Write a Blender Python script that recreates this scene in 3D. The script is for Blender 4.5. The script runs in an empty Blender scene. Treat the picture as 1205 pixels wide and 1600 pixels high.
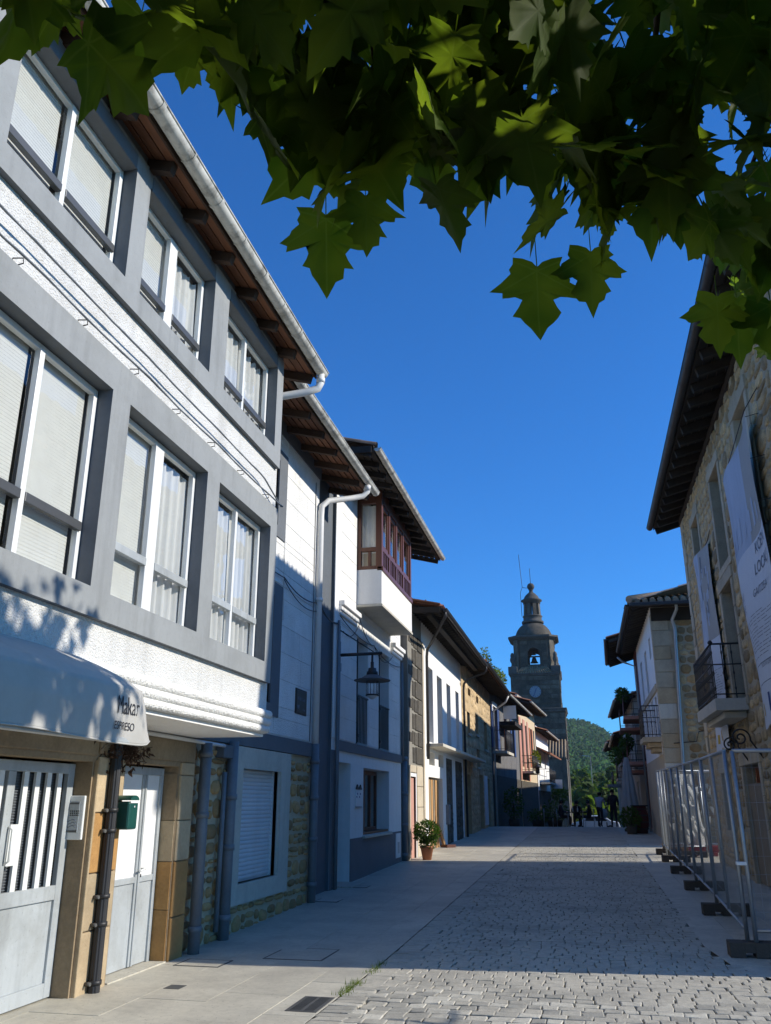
import bpy, bmesh, math, random
import numpy as np
from mathutils import Vector, Matrix

sc = bpy.context.scene
COL = sc.collection
RN = random.Random(11)
PI = math.pi
rad = math.radians

# ---------------------------------------------------------------- camera, sky, sun, exposure
cam = bpy.data.cameras.new('camera')
cam.sensor_fit = 'VERTICAL'
cam.sensor_height = 36.0
cam.lens = 29.68
cam.clip_start = 0.05
cam.clip_end = 4000
cam_o = bpy.data.objects.new('camera', cam)
COL.objects.link(cam_o)
cam_o.location = (0, 0, 1.6)
cam_o.rotation_euler = (rad(90 + 18.92), 0, rad(12.71))
sc.camera = cam_o

SUN_EL, SUN_AZ = 28.5, 84.3          # azimuth clockwise from +Y (the street's direction)
world = bpy.data.worlds.new('World')
sc.world = world
world.use_nodes = True
wn = world.node_tree
sky = wn.nodes.new('ShaderNodeTexSky')
sky.sky_type = 'NISHITA'
sky.sun_disc = False
sky.sun_elevation = rad(SUN_EL)
sky.sun_rotation = rad(SUN_AZ)
sky.altitude = 0
sky.air_density = 1.0
sky.dust_density = 0.3
sky.ozone_density = 3.0
deep = wn.nodes.new('ShaderNodeMix')           # clear, deep blue summer air: one even tint over the whole sky
deep.data_type = 'RGBA'; deep.blend_type = 'MULTIPLY'
deep.inputs[0].default_value = 1.0
deep.inputs[7].default_value = (.14, .50, .92, 1)
wn.links.new(sky.outputs[0], deep.inputs[6])
wn.links.new(deep.outputs[2], wn.nodes['Background'].inputs[0])
wn.nodes['Background'].inputs[1].default_value = 0.15

sl = bpy.data.lights.new('sun', 'SUN')
sl.energy = 3.75
sl.angle = rad(0.53)
sl.color = (1.0, 0.93, 0.82)
so = bpy.data.objects.new('sun', sl)
COL.objects.link(so)
SD = Vector((math.sin(rad(SUN_AZ)) * math.cos(rad(SUN_EL)), math.cos(rad(SUN_AZ)) * math.cos(rad(SUN_EL)), math.sin(rad(SUN_EL))))
so.rotation_euler = SD.to_track_quat('Z', 'Y').to_euler()
so.location = (30, 10, 30)

sc.view_settings.view_transform = 'Standard'
sc.view_settings.look = 'None'
sc.view_settings.gamma = 1.0
sc.view_settings.use_curve_mapping = False
sc.view_settings.exposure = 0.52

# ---------------------------------------------------------------- materials
def _nt(name):
    m = bpy.data.materials.new(name)
    m.use_nodes = True
    nt = m.node_tree
    b = nt.nodes['Principled BSDF']
    return m, nt, b

def nd(nt, t, **kw):
    n = nt.nodes.new(t)
    for k, v in kw.items():
        setattr(n, k, v)
    return n

def setin(n, **kw):
    for k, v in kw.items():
        n.inputs[k.replace('_', ' ')].default_value = v

def mth(nt, op, a, b=None):
    n = nd(nt, 'ShaderNodeMath', operation=op)
    for i, x in enumerate((a, b)):
        if x is None:
            continue
        if isinstance(x, (int, float)):
            n.inputs[i].default_value = x
        else:
            nt.links.new(x, n.inputs[i])
    return n.outputs[0]

def noise(nt, co, scale, detail=4, rough=.6, stretch=None):
    if stretch:
        mp = nd(nt, 'ShaderNodeMapping')
        mp.inputs['Scale'].default_value = stretch
        nt.links.new(co, mp.inputs['Vector'])
        co = mp.outputs[0]
    n = nd(nt, 'ShaderNodeTexNoise')
    n.inputs['Scale'].default_value = scale
    n.inputs['Detail'].default_value = detail
    n.inputs['Roughness'].default_value = rough
    nt.links.new(co, n.inputs['Vector'])
    return n.outputs['Fac']

def ramp(nt, fac, stops):
    r = nd(nt, 'ShaderNodeValToRGB')
    e = r.color_ramp.elements
    while len(e) < len(stops):
        e.new(.5)
    for i, (p, c) in enumerate(stops):
        e[i].position = p
        e[i].color = (*c, 1) if len(c) == 3 else c
    nt.links.new(fac, r.inputs[0])
    return r.outputs[0]

def mixc(nt, fac, a, b, mode='MIX'):
    n = nd(nt, 'ShaderNodeMix', data_type='RGBA', blend_type=mode)
    for i, x in ((0, fac), (6, a), (7, b)):
        if isinstance(x, (int, float)):
            n.inputs[i].default_value = x
        elif isinstance(x, tuple):
            n.inputs[i].default_value = (*x, 1)
        else:
            nt.links.new(x, n.inputs[i])
    return n.outputs[2]

def mat(name, base, rough=.85, var=.18, scale=2.5, rand=0.0, bump=0.0, bscale=40, bkind='noise', streak=0.0,
        dirt=None, dirt_amt=.5, dirt_scale=1.2, metal=0.0, spec=.4, grain=None, specks=0.0):
    """A procedural surface: mottled base colour, optional per-piece variation, stains, streaks and bump."""
    m, nt, b = _nt(name)
    co = nd(nt, 'ShaderNodeNewGeometry').outputs['Position']
    lo = tuple(max(0, c * (1 - var)) for c in base)
    hi = tuple(min(1, c * (1 + var)) for c in base)
    f1 = noise(nt, co, scale, 5, .65, grain)
    c = ramp(nt, f1, [(.3, lo), (.7, hi)])
    f2 = noise(nt, co, scale * 9, 3, .6, grain)
    c = mixc(nt, .35, c, ramp(nt, f2, [(.35, lo), (.65, hi)]))
    if rand:
        oi = nd(nt, 'ShaderNodeObjectInfo')
        rr = ramp(nt, oi.outputs['Random'], [(0, (1 - rand,) * 3), (.5, (1, 1 - rand * .08, 1 - rand * .2)), (1, (1 + rand, 1 + rand * .95, 1 + rand * .85))])
        c = mixc(nt, 1.0, c, rr, 'MULTIPLY')
    if dirt:
        fd = noise(nt, co, dirt_scale, 6, .7)
        k = ramp(nt, fd, [(.48, (0, 0, 0)), (.72, (dirt_amt,) * 3)])
        c = mixc(nt, k, c, dirt)
    if specks:
        fk = noise(nt, co, 38, 2, .5)
        k = ramp(nt, fk, [(.66, (0, 0, 0)), (.70, (specks,) * 3)])
        c = mixc(nt, k, c, tuple(x * .25 for x in base))
        fw = noise(nt, co, 3.3, 6, .75)
        k = ramp(nt, fw, [(.55, (0, 0, 0)), (.66, (specks * .5,) * 3)])
        c = mixc(nt, k, c, tuple(x * .55 for x in base))
    if streak:
        fs = noise(nt, co, 5, 4, .6, (1, 1, .09))
        k = ramp(nt, fs, [(.5, (0, 0, 0)), (.8, (streak,) * 3)])
        c = mixc(nt, k, c, tuple(x * .35 for x in base))
    nt.links.new(c, b.inputs['Base Color'])
    b.inputs['Roughness'].default_value = rough
    b.inputs['Metallic'].default_value = metal
    b.inputs['Specular IOR Level'].default_value = spec
    if bump:
        if bkind == 'vor':
            v = nd(nt, 'ShaderNodeTexVoronoi')
            v.feature = 'SMOOTH_F1'
            v.inputs['Scale'].default_value = bscale
            nt.links.new(co, v.inputs['Vector'])
            h = mth(nt, 'ADD', mth(nt, 'MULTIPLY', v.outputs['Distance'], -1.0), mth(nt, 'MULTIPLY', noise(nt, co, bscale * .6, 4, .7), .8))
        else:
            h = noise(nt, co, bscale, 6, .7, grain)
        bp = nd(nt, 'ShaderNodeBump')
        bp.inputs['Strength'].default_value = 1.0
        bp.inputs['Distance'].default_value = bump
        nt.links.new(h, bp.inputs['Height'])
        nt.links.new(bp.outputs[0], b.inputs['Normal'])
    return m

def glass_mat(name, tint=(.96, .975, .97), refl=1.0):
    m = bpy.data.materials.new(name)
    m.use_nodes = True
    nt = m.node_tree
    nt.nodes.clear()
    out = nd(nt, 'ShaderNodeOutputMaterial')
    tr = nd(nt, 'ShaderNodeBsdfTransparent')
    tr.inputs[0].default_value = (*tint, 1)
    gl = nd(nt, 'ShaderNodeBsdfGlossy')
    gl.inputs['Roughness'].default_value = .015
    co = nd(nt, 'ShaderNodeNewGeometry').outputs['Position']
    bp = nd(nt, 'ShaderNodeBump')
    bp.inputs['Distance'].default_value = .002
    nt.links.new(noise(nt, co, 2.2, 2), bp.inputs['Height'])
    nt.links.new(bp.outputs[0], gl.inputs['Normal'])
    fr = nd(nt, 'ShaderNodeFresnel')
    fr.inputs[0].default_value = 1.5
    mx = nd(nt, 'ShaderNodeMixShader')
    bf = nd(nt, 'ShaderNodeNewGeometry').outputs['Backfacing']      # same reflectance from both sides of the pane
    nt.links.new(mth(nt, 'SUBTRACT', 1.5, mth(nt, 'MULTIPLY', bf, 1.5 - 1 / 1.5)), fr.inputs[0])
    nt.links.new(mth(nt, 'MULTIPLY', fr.outputs[0], refl), mx.inputs[0])
    nt.links.new(tr.outputs[0], mx.inputs[1])
    nt.links.new(gl.outputs[0], mx.inputs[2])
    nt.links.new(mx.outputs[0], out.inputs[0])
    return m

def leaf_mat(name, c1, c2, trans, vein=None):
    m, nt, b = _nt(name)
    oi = nd(nt, 'ShaderNodeNewGeometry')
    co = oi.outputs['Position']
    c = ramp(nt, noise(nt, co, 5.0, 2), [(.3, c1), (.7, c2)])
    if vein:
        uv = nd(nt, 'ShaderNodeTexCoord').outputs['UV']
        sp = nd(nt, 'ShaderNodeSeparateXYZ')
        nt.links.new(uv, sp.inputs[0])
        ax = mth(nt, 'ABSOLUTE', sp.outputs[0])
        y = sp.outputs[1]
        d = ax
        for (tx, ty) in ((.60, .33), (.36, -.14)):
            L = math.hypot(tx, ty)
            q = mth(nt, 'ABSOLUTE', mth(nt, 'SUBTRACT', mth(nt, 'MULTIPLY', ax, ty / L), mth(nt, 'MULTIPLY', mth(nt, 'SUBTRACT', y, .05), tx / L)))
            d = mth(nt, 'MINIMUM', d, q)
        k = ramp(nt, d, [(.006, (1, 1, 1)), (.016, (0, 0, 0))])
        c = mixc(nt, mth(nt, 'MULTIPLY', k, .55), c, vein)
    nt.links.new(c, b.inputs['Base Color'])
    b.inputs['Roughness'].default_value = .6
    b.inputs['Specular IOR Level'].default_value = .2
    tl = nd(nt, 'ShaderNodeBsdfTranslucent')
    cc = mixc(nt, 1.0, c, trans, 'MULTIPLY')
    nt.links.new(cc, tl.inputs[0])
    ad = nd(nt, 'ShaderNodeMixShader')
    ad.inputs[0].default_value = .58
    nt.links.new(b.outputs[0], ad.inputs[1])
    nt.links.new(tl.outputs[0], ad.inputs[2])
    nt.links.new(ad.outputs[0], nt.nodes['Material Output'].inputs[0])
    return m

def cloth_mat(name, base, stripes=0, trans=.3):
    m, nt, b = _nt(name)
    co = nd(nt, 'ShaderNodeNewGeometry').outputs['Position']
    c = ramp(nt, noise(nt, co, 6, 4), [(.3, tuple(x * .93 for x in base)), (.7, base)])
    if stripes:
        sp = nd(nt, 'ShaderNodeSeparateXYZ')
        nt.links.new(co, sp.inputs[0])
        s = mth(nt, 'FRACT', mth(nt, 'MULTIPLY', sp.outputs[2], stripes))
        k = ramp(nt, s, [(.0, (.45,) * 3), (.18, (1, 1, 1)), (.8, (1, 1, 1)), (1., (.6,) * 3)])
        c = mixc(nt, 1.0, c, k, 'MULTIPLY')
    nt.links.new(c, b.inputs['Base Color'])
    b.inputs['Roughness'].default_value = .9
    tl = nd(nt, 'ShaderNodeBsdfTranslucent')
    nt.links.new(c, tl.inputs[0])
    mx = nd(nt, 'ShaderNodeMixShader')
    mx.inputs[0].default_value = trans
    nt.links.new(b.outputs[0], mx.inputs[1])
    nt.links.new(tl.outputs[0], mx.inputs[2])
    nt.links.new(mx.outputs[0], nt.nodes['Material Output'].inputs[0])
    return m

M = dict(
    stucco=mat('rough white stucco', (.66, .66, .635), .95, .06, 1.5, bump=.012, bscale=75, bkind='vor', dirt=(.46, .45, .41), dirt_amt=.55, streak=.28),
    stucco2=mat('sprayed white panel', (.78, .78, .755), .95, .07, 1.5, rand=.04, bump=.012, bscale=55, bkind='vor', dirt=(.45, .45, .42), dirt_amt=.3, streak=.15),
    plaster=mat('white plaster', (.78, .775, .75), .9, .05, 1.2, bump=.004, bscale=30, dirt=(.55, .52, .47), dirt_amt=.3, streak=.12),
    grey=mat('grey paint', (.275, .29, .292), .75, .07, 1.3, bump=.002, bscale=25, dirt=(.20, .21, .205), dirt_amt=.6, streak=.42, specks=.12),
    dkgrey=mat('dark grey paint', (.11, .125, .14), .8, .12, 1.3, bump=.003, bscale=25, streak=.15),
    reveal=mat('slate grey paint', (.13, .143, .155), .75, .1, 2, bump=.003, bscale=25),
    ctrim=mat('grey concrete frame', (.53, .50, .42), .9, .12, 2, bump=.004, bscale=60, streak=.25),
    alu=mat('white lacquered metal', (.72, .73, .71), .35, .04, 2, spec=.5),
    alu2=mat('grey lacquered panel', (.40, .43, .44), .4, .08, 1.5, spec=.5, streak=.45, dirt=(.22, .22, .20), dirt_amt=.6, specks=.25),
    dkalu=mat('dark anodised metal', (.10, .105, .11), .4, .1, 3, metal=.4),
    pvc=mat('white pipe plastic', (.70, .70, .68), .45, .06, 2, dirt=(.35, .35, .32), dirt_amt=.3),
    gutter=mat('stained white gutter', (.62, .61, .55), .55, .1, 3, dirt=(.13, .125, .10), dirt_amt=.95, dirt_scale=4.5, streak=.5),
    pipe=mat('blue grey pipe', (.16, .18, .20), .5, .15, 3, dirt=(.10, .10, .10), dirt_amt=.4),
    black=mat('black iron', (.018, .018, .02), .5, .25, 6, spec=.5, bump=.001, bscale=80),
    dkgutter=mat('dark brown gutter', (.035, .033, .034), .5, .2, 4),
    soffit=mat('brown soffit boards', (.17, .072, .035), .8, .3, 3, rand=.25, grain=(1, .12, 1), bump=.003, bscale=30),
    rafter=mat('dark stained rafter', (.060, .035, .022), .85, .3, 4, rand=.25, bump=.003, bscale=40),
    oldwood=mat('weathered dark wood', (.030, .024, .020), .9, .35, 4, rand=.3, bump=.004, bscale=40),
    brown=mat('varnished brown wood', (.115, .038, .018), .4, .2, 4, grain=(1, 1, .15), spec=.5),
    tile=mat('clay roof tile', (.30, .13, .075), .9, .3, 5, rand=.25, dirt=(.09, .075, .06), dirt_amt=.7, bump=.004, bscale=40),
    oldtile=mat('mossy old roof tile', (.16, .115, .085), .95, .4, 6, rand=.3, dirt=(.05, .05, .035), dirt_amt=.8, bump=.006, bscale=40),
    tan=mat('tan sandstone', (.43, .335, .21), .9, .15, 3, rand=.16, bump=.006, bscale=28, dirt=(.20, .14, .085), dirt_amt=.55),
    tandark=mat('brown and shaded tan stone', (.26, .195, .12), .92, .2, 3, rand=.12, bump=.006, bscale=28, dirt=(.10, .07, .045), dirt_amt=.6),  # tan stone with shade in its colour for jambs and lintels; also rib tiles
    ochre=mat('ochre stained sandstone', (.40, .22, .075), .9, .2, 3, rand=.1, bump=.006, bscale=28, dirt=(.2, .1, .04), dirt_amt=.5),
    mortar=mat('pale lime mortar', (.52, .44, .30), .97, .15, 5, bump=.012, bscale=22, dirt=(.34, .27, .17), dirt_amt=.5),
    rubble=mat('brown rubble stone', (.40, .25, .11), .95, .3, 7, rand=.35, bump=.014, bscale=18, dirt=(.20, .16, .10), dirt_amt=.5, dirt_scale=4),
    rstone=mat('golden rubble stone', (.45, .335, .185), .95, .38, 6, rand=.5, bump=.03, bscale=16, dirt=(.20, .15, .09), dirt_amt=.85, dirt_scale=4),
    rmortar=mat('sand coloured mortar', (.43, .36, .25), .97, .15, 5, bump=.012, bscale=20, dirt=(.2, .17, .13), dirt_amt=.5),
    rframe=mat('dressed sandstone frame', (.45, .38, .27), .9, .15, 3, rand=.12, bump=.005, bscale=30, dirt=(.2, .17, .13), dirt_amt=.5, streak=.25),
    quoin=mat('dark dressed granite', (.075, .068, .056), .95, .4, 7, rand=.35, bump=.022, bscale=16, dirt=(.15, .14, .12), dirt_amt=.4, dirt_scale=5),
    qmortar=mat('grey mortar', (.24, .225, .19), .97, .15, 5, bump=.01, bscale=25),
    palestone=mat('pale dressed stone', (.50, .43, .32), .92, .12, 3, rand=.1, bump=.006, bscale=30, dirt=(.32, .26, .18), dirt_amt=.5),
    ochrewall=mat('ochre rubble facade', (.56, .42, .24), .95, .25, 6, rand=.22, bump=.02, bscale=12, dirt=(.30, .22, .13), dirt_amt=.6, dirt_scale=3),
    tower=mat('weathered grey tower stone', (.125, .108, .082), .95, .5, 1.3, rand=.4, bump=.06, bscale=4, dirt=(.045, .042, .035), dirt_amt=.9, dirt_scale=.6, streak=.4),
    tower2=mat('tower string course stone', (.10, .092, .08), .95, .3, 3, rand=.2, bump=.02, bscale=6, dirt=(.04, .038, .03), dirt_amt=.7),
    sett=mat('granite sett', (.45, .43, .365), .8, .22, 14, rand=.26, bump=.006, bscale=45, dirt=(.22, .21, .18), dirt_amt=.7, dirt_scale=1.1, spec=.3, specks=.5),
    joint=mat('dark sandy joint', (.085, .08, .065), .98, .4, 8, bump=.01, bscale=60),
    slab=mat('pale stone slab', (.49, .46, .375), .62, .16, 1.6, rand=.06, bump=.0025, bscale=70, dirt=(.30, .28, .235), dirt_amt=.7, dirt_scale=.7, spec=.4, specks=.6),
    earth=mat('ground', (.17, .16, .13), .97, .2, .5, bump=.01, bscale=10),
    iron=mat('cast iron cover', (.10, .10, .095), .7, .2, 8, metal=.3, bump=.003, bscale=60),
    galv=mat('galvanised steel', (.34, .37, .40), .42, .12, 4, metal=.65),
    concrete=mat('dark concrete block', (.075, .062, .05), .95, .25, 6, bump=.008, bscale=40, rand=.2),
    awn=mat('beige awning canvas', (.44, .43, .40), .85, .06, 2, bump=.003, bscale=12, streak=.15, dirt=(.38, .36, .32), dirt_amt=.35),
    ink=mat('black lettering', (.015, .016, .022), .7, .1, 4),
    inkgrey=mat('grey lettering', (.16, .18, .22), .8, .1, 4),
    white=mat('white enamel', (.75, .75, .74), .5, .04, 3),
    green=mat('dark green enamel', (.012, .072, .06), .3, .1, 4, spec=.5),
    signg=mat('dark green sign enamel', (.012, .022, .022), .35, .1, 4),
    shut=mat('white roller slat', (.66, .67, .68), .5, .05, 3, rand=.03, streak=.15),
    pink=mat('pink painted door', (.50, .27, .21), .7, .08, 2, streak=.1),
    pinkw=mat('salmon facade', (.52, .25, .18), .9, .1, 1.5, streak=.2),
    cream=mat('cream facade', (.58, .46, .30), .9, .1, 1.5, streak=.2),
    creamw=mat('old cream render', (.50, .45, .36), .92, .12, 1.5, streak=.3),
    redw=mat('wine red boards', (.105, .018, .018), .8, .15, 3, rand=.2, streak=.2),
    orange=mat('terracotta facade', (.46, .16, .08), .9, .1, 1.5),
    planks=mat('raw timber', (.42, .24, .10), .8, .2, 5, rand=.3, grain=(1, 1, .1)),
    ply=mat('grey plywood', (.26, .21, .15), .9, .2, 3, grain=(1, 1, .15), streak=.3),
    plastic=cloth_mat('dirty plastic sheet', (.72, .73, .70), trans=.45),
    paletile=mat('pale weathered roof tile', (.36, .27, .19), .95, .35, 6, rand=.3, dirt=(.12, .10, .08), dirt_amt=.7, bump=.006, bscale=40),
    red=mat('red barrier plastic', (.35, .035, .025), .5, .15, 4),
    terracotta=mat('terracotta pot', (.42, .17, .085), .85, .12, 6, bump=.002, bscale=50),
    blueshut=mat('blue painted wood', (.03, .06, .17), .6, .15, 3),
    dark=mat('dark interior', (.012, .012, .013), .9, .2, 3),
    dkwall=mat('dark weathered house wall', (.15, .145, .14), .93, .3, 3, bump=.012, bscale=15, dirt=(.07, .07, .07), dirt_amt=.6),
    canvas=mat('blue grey parasol canvas', (.26, .30, .33), .9, .1, 4, streak=.2),
    banner=mat('white mesh banner', (.60, .63, .68), .8, .05, 1.5, streak=.06),
    bannerg=mat('grey printed banner area', (.36, .35, .33), .8, .08, 1.5),
    bannerb=mat('pale blue printed area', (.40, .46, .56), .8, .12, 2.2, grain=(1, 1, .2)),
    yellow=mat('yellow print', (.55, .38, .05), .8, .1, 3),
    navy=mat('navy print', (.03, .06, .2), .8, .1, 3),
    skin=mat('skin', (.42, .25, .18), .6, .05, 4),
    cloth1=mat('dark navy clothing', (.018, .02, .03), .9, .2, 6),
    cloth2=mat('pale clothing', (.42, .44, .5), .9, .1, 6),
    cloth3=mat('dark brown clothing', (.03, .022, .018), .9, .2, 6),
    hair=mat('dark hair', (.012, .009, .007), .8, .2, 6),
    carpaint=mat('silver white car paint', (.55, .57, .60), .25, .03, 2, spec=.6),
    tyre=mat('tyre rubber', (.015, .015, .015), .9, .1, 4),
    brass=mat('dark bronze bell', (.05, .045, .03), .4, .2, 6, metal=.7),
    bark=mat('plane tree bark', (.12, .095, .06), .95, .35, 6, bump=.01, bscale=20),
    twig=mat('brown twig', (.055, .04, .022), .9, .3, 9),
    dry=mat('dry brown vine', (.06, .032, .018), .95, .4, 9),
    forest=mat('conifer forest floor', (.035, .06, .03), 1, .3, .05, bump=.5, bscale=.3),
    glass=glass_mat('window glass', refl=1.6),
    blind=cloth_mat('white slatted blind', (.76, .76, .72), trans=.2),
    curtain=cloth_mat('white curtain', (.80, .80, .78), trans=.2),
    leaf=leaf_mat('plane leaf', (.045, .09, .013), (.115, .16, .027), (1.9, 1.9, .65), vein=(.10, .15, .04)),
    bush=leaf_mat('glossy shrub leaf', (.035, .07, .018), (.07, .12, .03), (1.3, 1.5, .6)),
    ivy=leaf_mat('roof weed leaf', (.07, .11, .02), (.16, .17, .03), (1.3, 1.4, .5)),
    grass=leaf_mat('grass blade', (.09, .14, .02), (.16, .2, .04), (1.2, 1.4, .5)),
    farleaf=leaf_mat('far tree leaf', (.05, .085, .02), (.11, .15, .03), (1.2, 1.4, .5)),
    pine=leaf_mat('hill tree leaf', (.045, .11, .05), (.10, .18, .065), (1.1, 1.2, .8)),
)

# ---------------------------------------------------------------- object helpers
OFF = {}

def tag(o, label=None, cat=None, group=None, kind=None):
    if label: o['label'] = label
    if cat: o['category'] = cat
    if group: o['group'] = group
    if kind: o['kind'] = kind
    return o

def thing(name, label, cat, loc, group=None, rotz=None):
    o = bpy.data.objects.new(name, None)
    o.empty_display_size = .2
    COL.objects.link(o)
    o.location = loc
    if rotz is None:
        OFF[o.name] = Vector(loc)
    else:
        o.rotation_euler = (0, 0, rotz)
        OFF[o.name] = Vector((0, 0, 0))
    return tag(o, label, cat, group)

class MB:
    """Collects faces and links them as ONE mesh object."""
    def __init__(s):
        s.v = []; s.f = []; s.m = []; s.sm = []
    def add(s, vs, fs, m=0, sm=False):
        b = len(s.v)
        s.v.extend(tuple(p) for p in vs)
        for f in fs:
            s.f.append(tuple(i + b for i in f)); s.m.append(m); s.sm.append(sm)
        return s
    def quad(s, a, b, c, d, m=0):
        return s.add((a, b, c, d), ((0, 1, 2, 3),), m)
    def box(s, x0, x1, y0, y1, z0, z1, m=0):
        vs = [(x, y, z) for x in (x0, x1) for y in (y0, y1) for z in (z0, z1)]
        return s.add(vs, ((0, 1, 3, 2), (4, 6, 7, 5), (0, 4, 5, 1), (2, 3, 7, 6), (0, 2, 6, 4), (1, 5, 7, 3)), m)
    def beam(s, p, q, w, h, m=0, up=(0, 0, 1)):
        p, q = Vector(p), Vector(q)
        d = (q - p).normalized()
        u = Vector(up)
        if abs(d.dot(u)) > .98:
            u = Vector((1, 0, 0))
        a = d.cross(u).normalized() * (w / 2)
        b = a.cross(d).normalized() * (h / 2)
        vs = [p - a - b, p + a - b, p + a + b, p - a + b, q - a - b, q + a - b, q + a + b, q - a + b]
        return s.add(vs, ((3, 2, 1, 0), (4, 5, 6, 7), (0, 1, 5, 4), (1, 2, 6, 5), (2, 3, 7, 6), (3, 0, 4, 7)), m)
    def tube(s, pts, r, n=8, m=0, caps=True):
        pts = [Vector(p) for p in pts]
        if not isinstance(r, (list, tuple)):
            r = [r] * len(pts)
        b = len(s.v)
        prev = None
        for i, p in enumerate(pts):
            d = (pts[min(i + 1, len(pts) - 1)] - pts[max(i - 1, 0)]).normalized()
            if prev is None:
                u = Vector((0, 0, 1)) if abs(d.z) < .9 else Vector((1, 0, 0))
                a = d.cross(u).normalized()
            else:
                a = (prev - d * prev.dot(d)).normalized()
            prev = a
            c = d.cross(a)
            for k in range(n):
                t = 2 * PI * k / n
                s.v.append(tuple(p + (a * math.cos(t) + c * math.sin(t)) * r[i]))
        for i in range(len(pts) - 1):
            for k in range(n):
                s.f.append((b + i * n + k, b + i * n + (k + 1) % n, b + (i + 1) * n + (k + 1) % n, b + (i + 1) * n + k)); s.m.append(m); s.sm.append(True)
        if caps:
            s.f.append(tuple(b + k for k in range(n))[::-1]); s.m.append(m); s.sm.append(False)
            e = b + (len(pts) - 1) * n
            s.f.append(tuple(e + k for k in range(n))); s.m.append(m); s.sm.append(False)
        return s
    def lathe(s, c, prof, n=16, m=0, sm=True, ph=0.0, sx=1, sy=1):
        b = len(s.v)
        for (r, z) in prof:
            for k in range(n):
                t = 2 * PI * k / n + ph
                s.v.append((c[0] + r * math.cos(t) * sx, c[1] + r * math.sin(t) * sy, c[2] + z))
        for i in range(len(prof) - 1):
            for k in range(n):
                s.f.append((b + i * n + k, b + i * n + (k + 1) % n, b + (i + 1) * n + (k + 1) % n, b + (i + 1) * n + k)); s.m.append(m); s.sm.append(sm)
        s.f.append(tuple(b + k for k in range(n))[::-1]); s.m.append(m); s.sm.append(False)
        e = b + (len(prof) - 1) * n
        s.f.append(tuple(e + k for k in range(n))); s.m.append(m); s.sm.append(False)
        return s
    def grid(s, fn, nu, nv, m=0, sm=True):
        b = len(s.v)
        for i in range(nu + 1):
            for j in range(nv + 1):
                s.v.append(tuple(fn(i / nu, j / nv)))
        for i in range(nu):
            for j in range(nv):
                a = b + i * (nv + 1) + j
                s.f.append((a, a + nv + 1, a + nv + 2, a + 1)); s.m.append(m); s.sm.append(sm)
        return s
    def wall(s, x, sg, y0, y1, z0, z1, holes=(), depth=.2, m=0, mr=None):
        """Front skin at x (facing sg) with rectangular openings and their reveals."""
        ys = sorted({y0, y1, *[q for h in holes for q in h[:2] if y0 < q < y1]})
        zs = sorted({z0, z1, *[q for h in holes for q in h[2:4] if z0 < q < z1]})
        for a, b in zip(ys, ys[1:]):
            for c, d in zip(zs, zs[1:]):
                ym, zm = (a + b) / 2, (c + d) / 2
                if any(h[0] < ym < h[1] and h[2] < zm < h[3] for h in holes):
                    continue
                s.quad((x, a, c), (x, b, c), (x, b, d), (x, a, d), m)
        mr = m if mr is None else mr
        for h in holes:
            a, b, c, d = h[:4]
            xi = x - sg * (h[4] if len(h) > 4 else depth)
            s.quad((x, a, c), (xi, a, c), (xi, a, d), (x, a, d), mr)
            s.quad((x, b, c), (xi, b, c), (xi, b, d), (x, b, d), mr)
            s.quad((x, a, c), (x, b, c), (xi, b, c), (xi, a, c), mr)
            s.quad((x, a, d), (x, b, d), (xi, b, d), (xi, a, d), mr)
        return s
    def shell(s, x, sg, D, y0, y1, z0, z1, m=0):
        xb = x - sg * D
        s.quad((x, y0, z0), (xb, y0, z0), (xb, y0, z1), (x, y0, z1), m)
        s.quad((x, y1, z0), (xb, y1, z0), (xb, y1, z1), (x, y1, z1), m)
        s.quad((xb, y0, z0), (xb, y1, z0), (xb, y1, z1), (xb, y0, z1), m)
        s.quad((x, y0, z1), (x, y1, z1), (xb, y1, z1), (xb, y0, z1), m)
        return s
    def build(s, name, parent=None, mats=None, bevel=0, label=None, kind=None, weld=False):
        me = bpy.data.meshes.new(name)
        off = OFF.get(parent.name, Vector((0, 0, 0))) if parent is not None else Vector((0, 0, 0))
        me.from_pydata([(x - off.x, y - off.y, z - off.z) for x, y, z in s.v], [], s.f)
        if not isinstance(mats, (list, tuple)):
            mats = [mats]
        for q in mats:
            me.materials.append(M[q] if isinstance(q, str) else q)
        me.polygons.foreach_set('material_index', s.m)
        me.polygons.foreach_set('use_smooth', s.sm)
        me.update()
        bm = bmesh.new(); bm.from_mesh(me)
        bmesh.ops.recalc_face_normals(bm, faces=bm.faces) if not weld else None
        bm.to_mesh(me); bm.free()
        o = bpy.data.objects.new(name, me)
        COL.objects.link(o)
        if parent is not None:
            o.parent = parent
            OFF[o.name] = off
        if bevel:
            bv = o.modifiers.new('Bevel', 'BEVEL')
            bv.width = bevel; bv.segments = 2; bv.limit_method = 'ANGLE'
        if label: o['label'] = label
        if kind: o['kind'] = kind
        return o

def part_box(name, parent, m, x0, x1, y0, y1, z0, z1, bevel=0.0, label=None):
    return MB().box(x0, x1, y0, y1, z0, z1).build(name, parent, m, bevel=bevel, label=label)

def piece(name, me, parent, loc, rot=(0, 0, 0), scale=(1, 1, 1)):
    o = bpy.data.objects.new(name, me)
    COL.objects.link(o)
    o.parent = parent
    off = OFF.get(parent.name, Vector((0, 0, 0)))
    o.location = Vector(loc) - off
    o.rotation_euler = rot
    o.scale = scale
    OFF[o.name] = off
    return o

def mesh_of(mb, name, mats):
    o = mb.build(name, None, mats)
    me = o.data
    bpy.data.objects.remove(o)
    return me

def GZ(y):
    if y < 10: return 0.0
    if y < 40: return .0157 * (y - 10)
    if y < 44: return .471 + .0157 * (y - 40) - .0054 * (y - 40) ** 2
    return max(-1.5, .4474 - .0275 * (y - 44))

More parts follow.
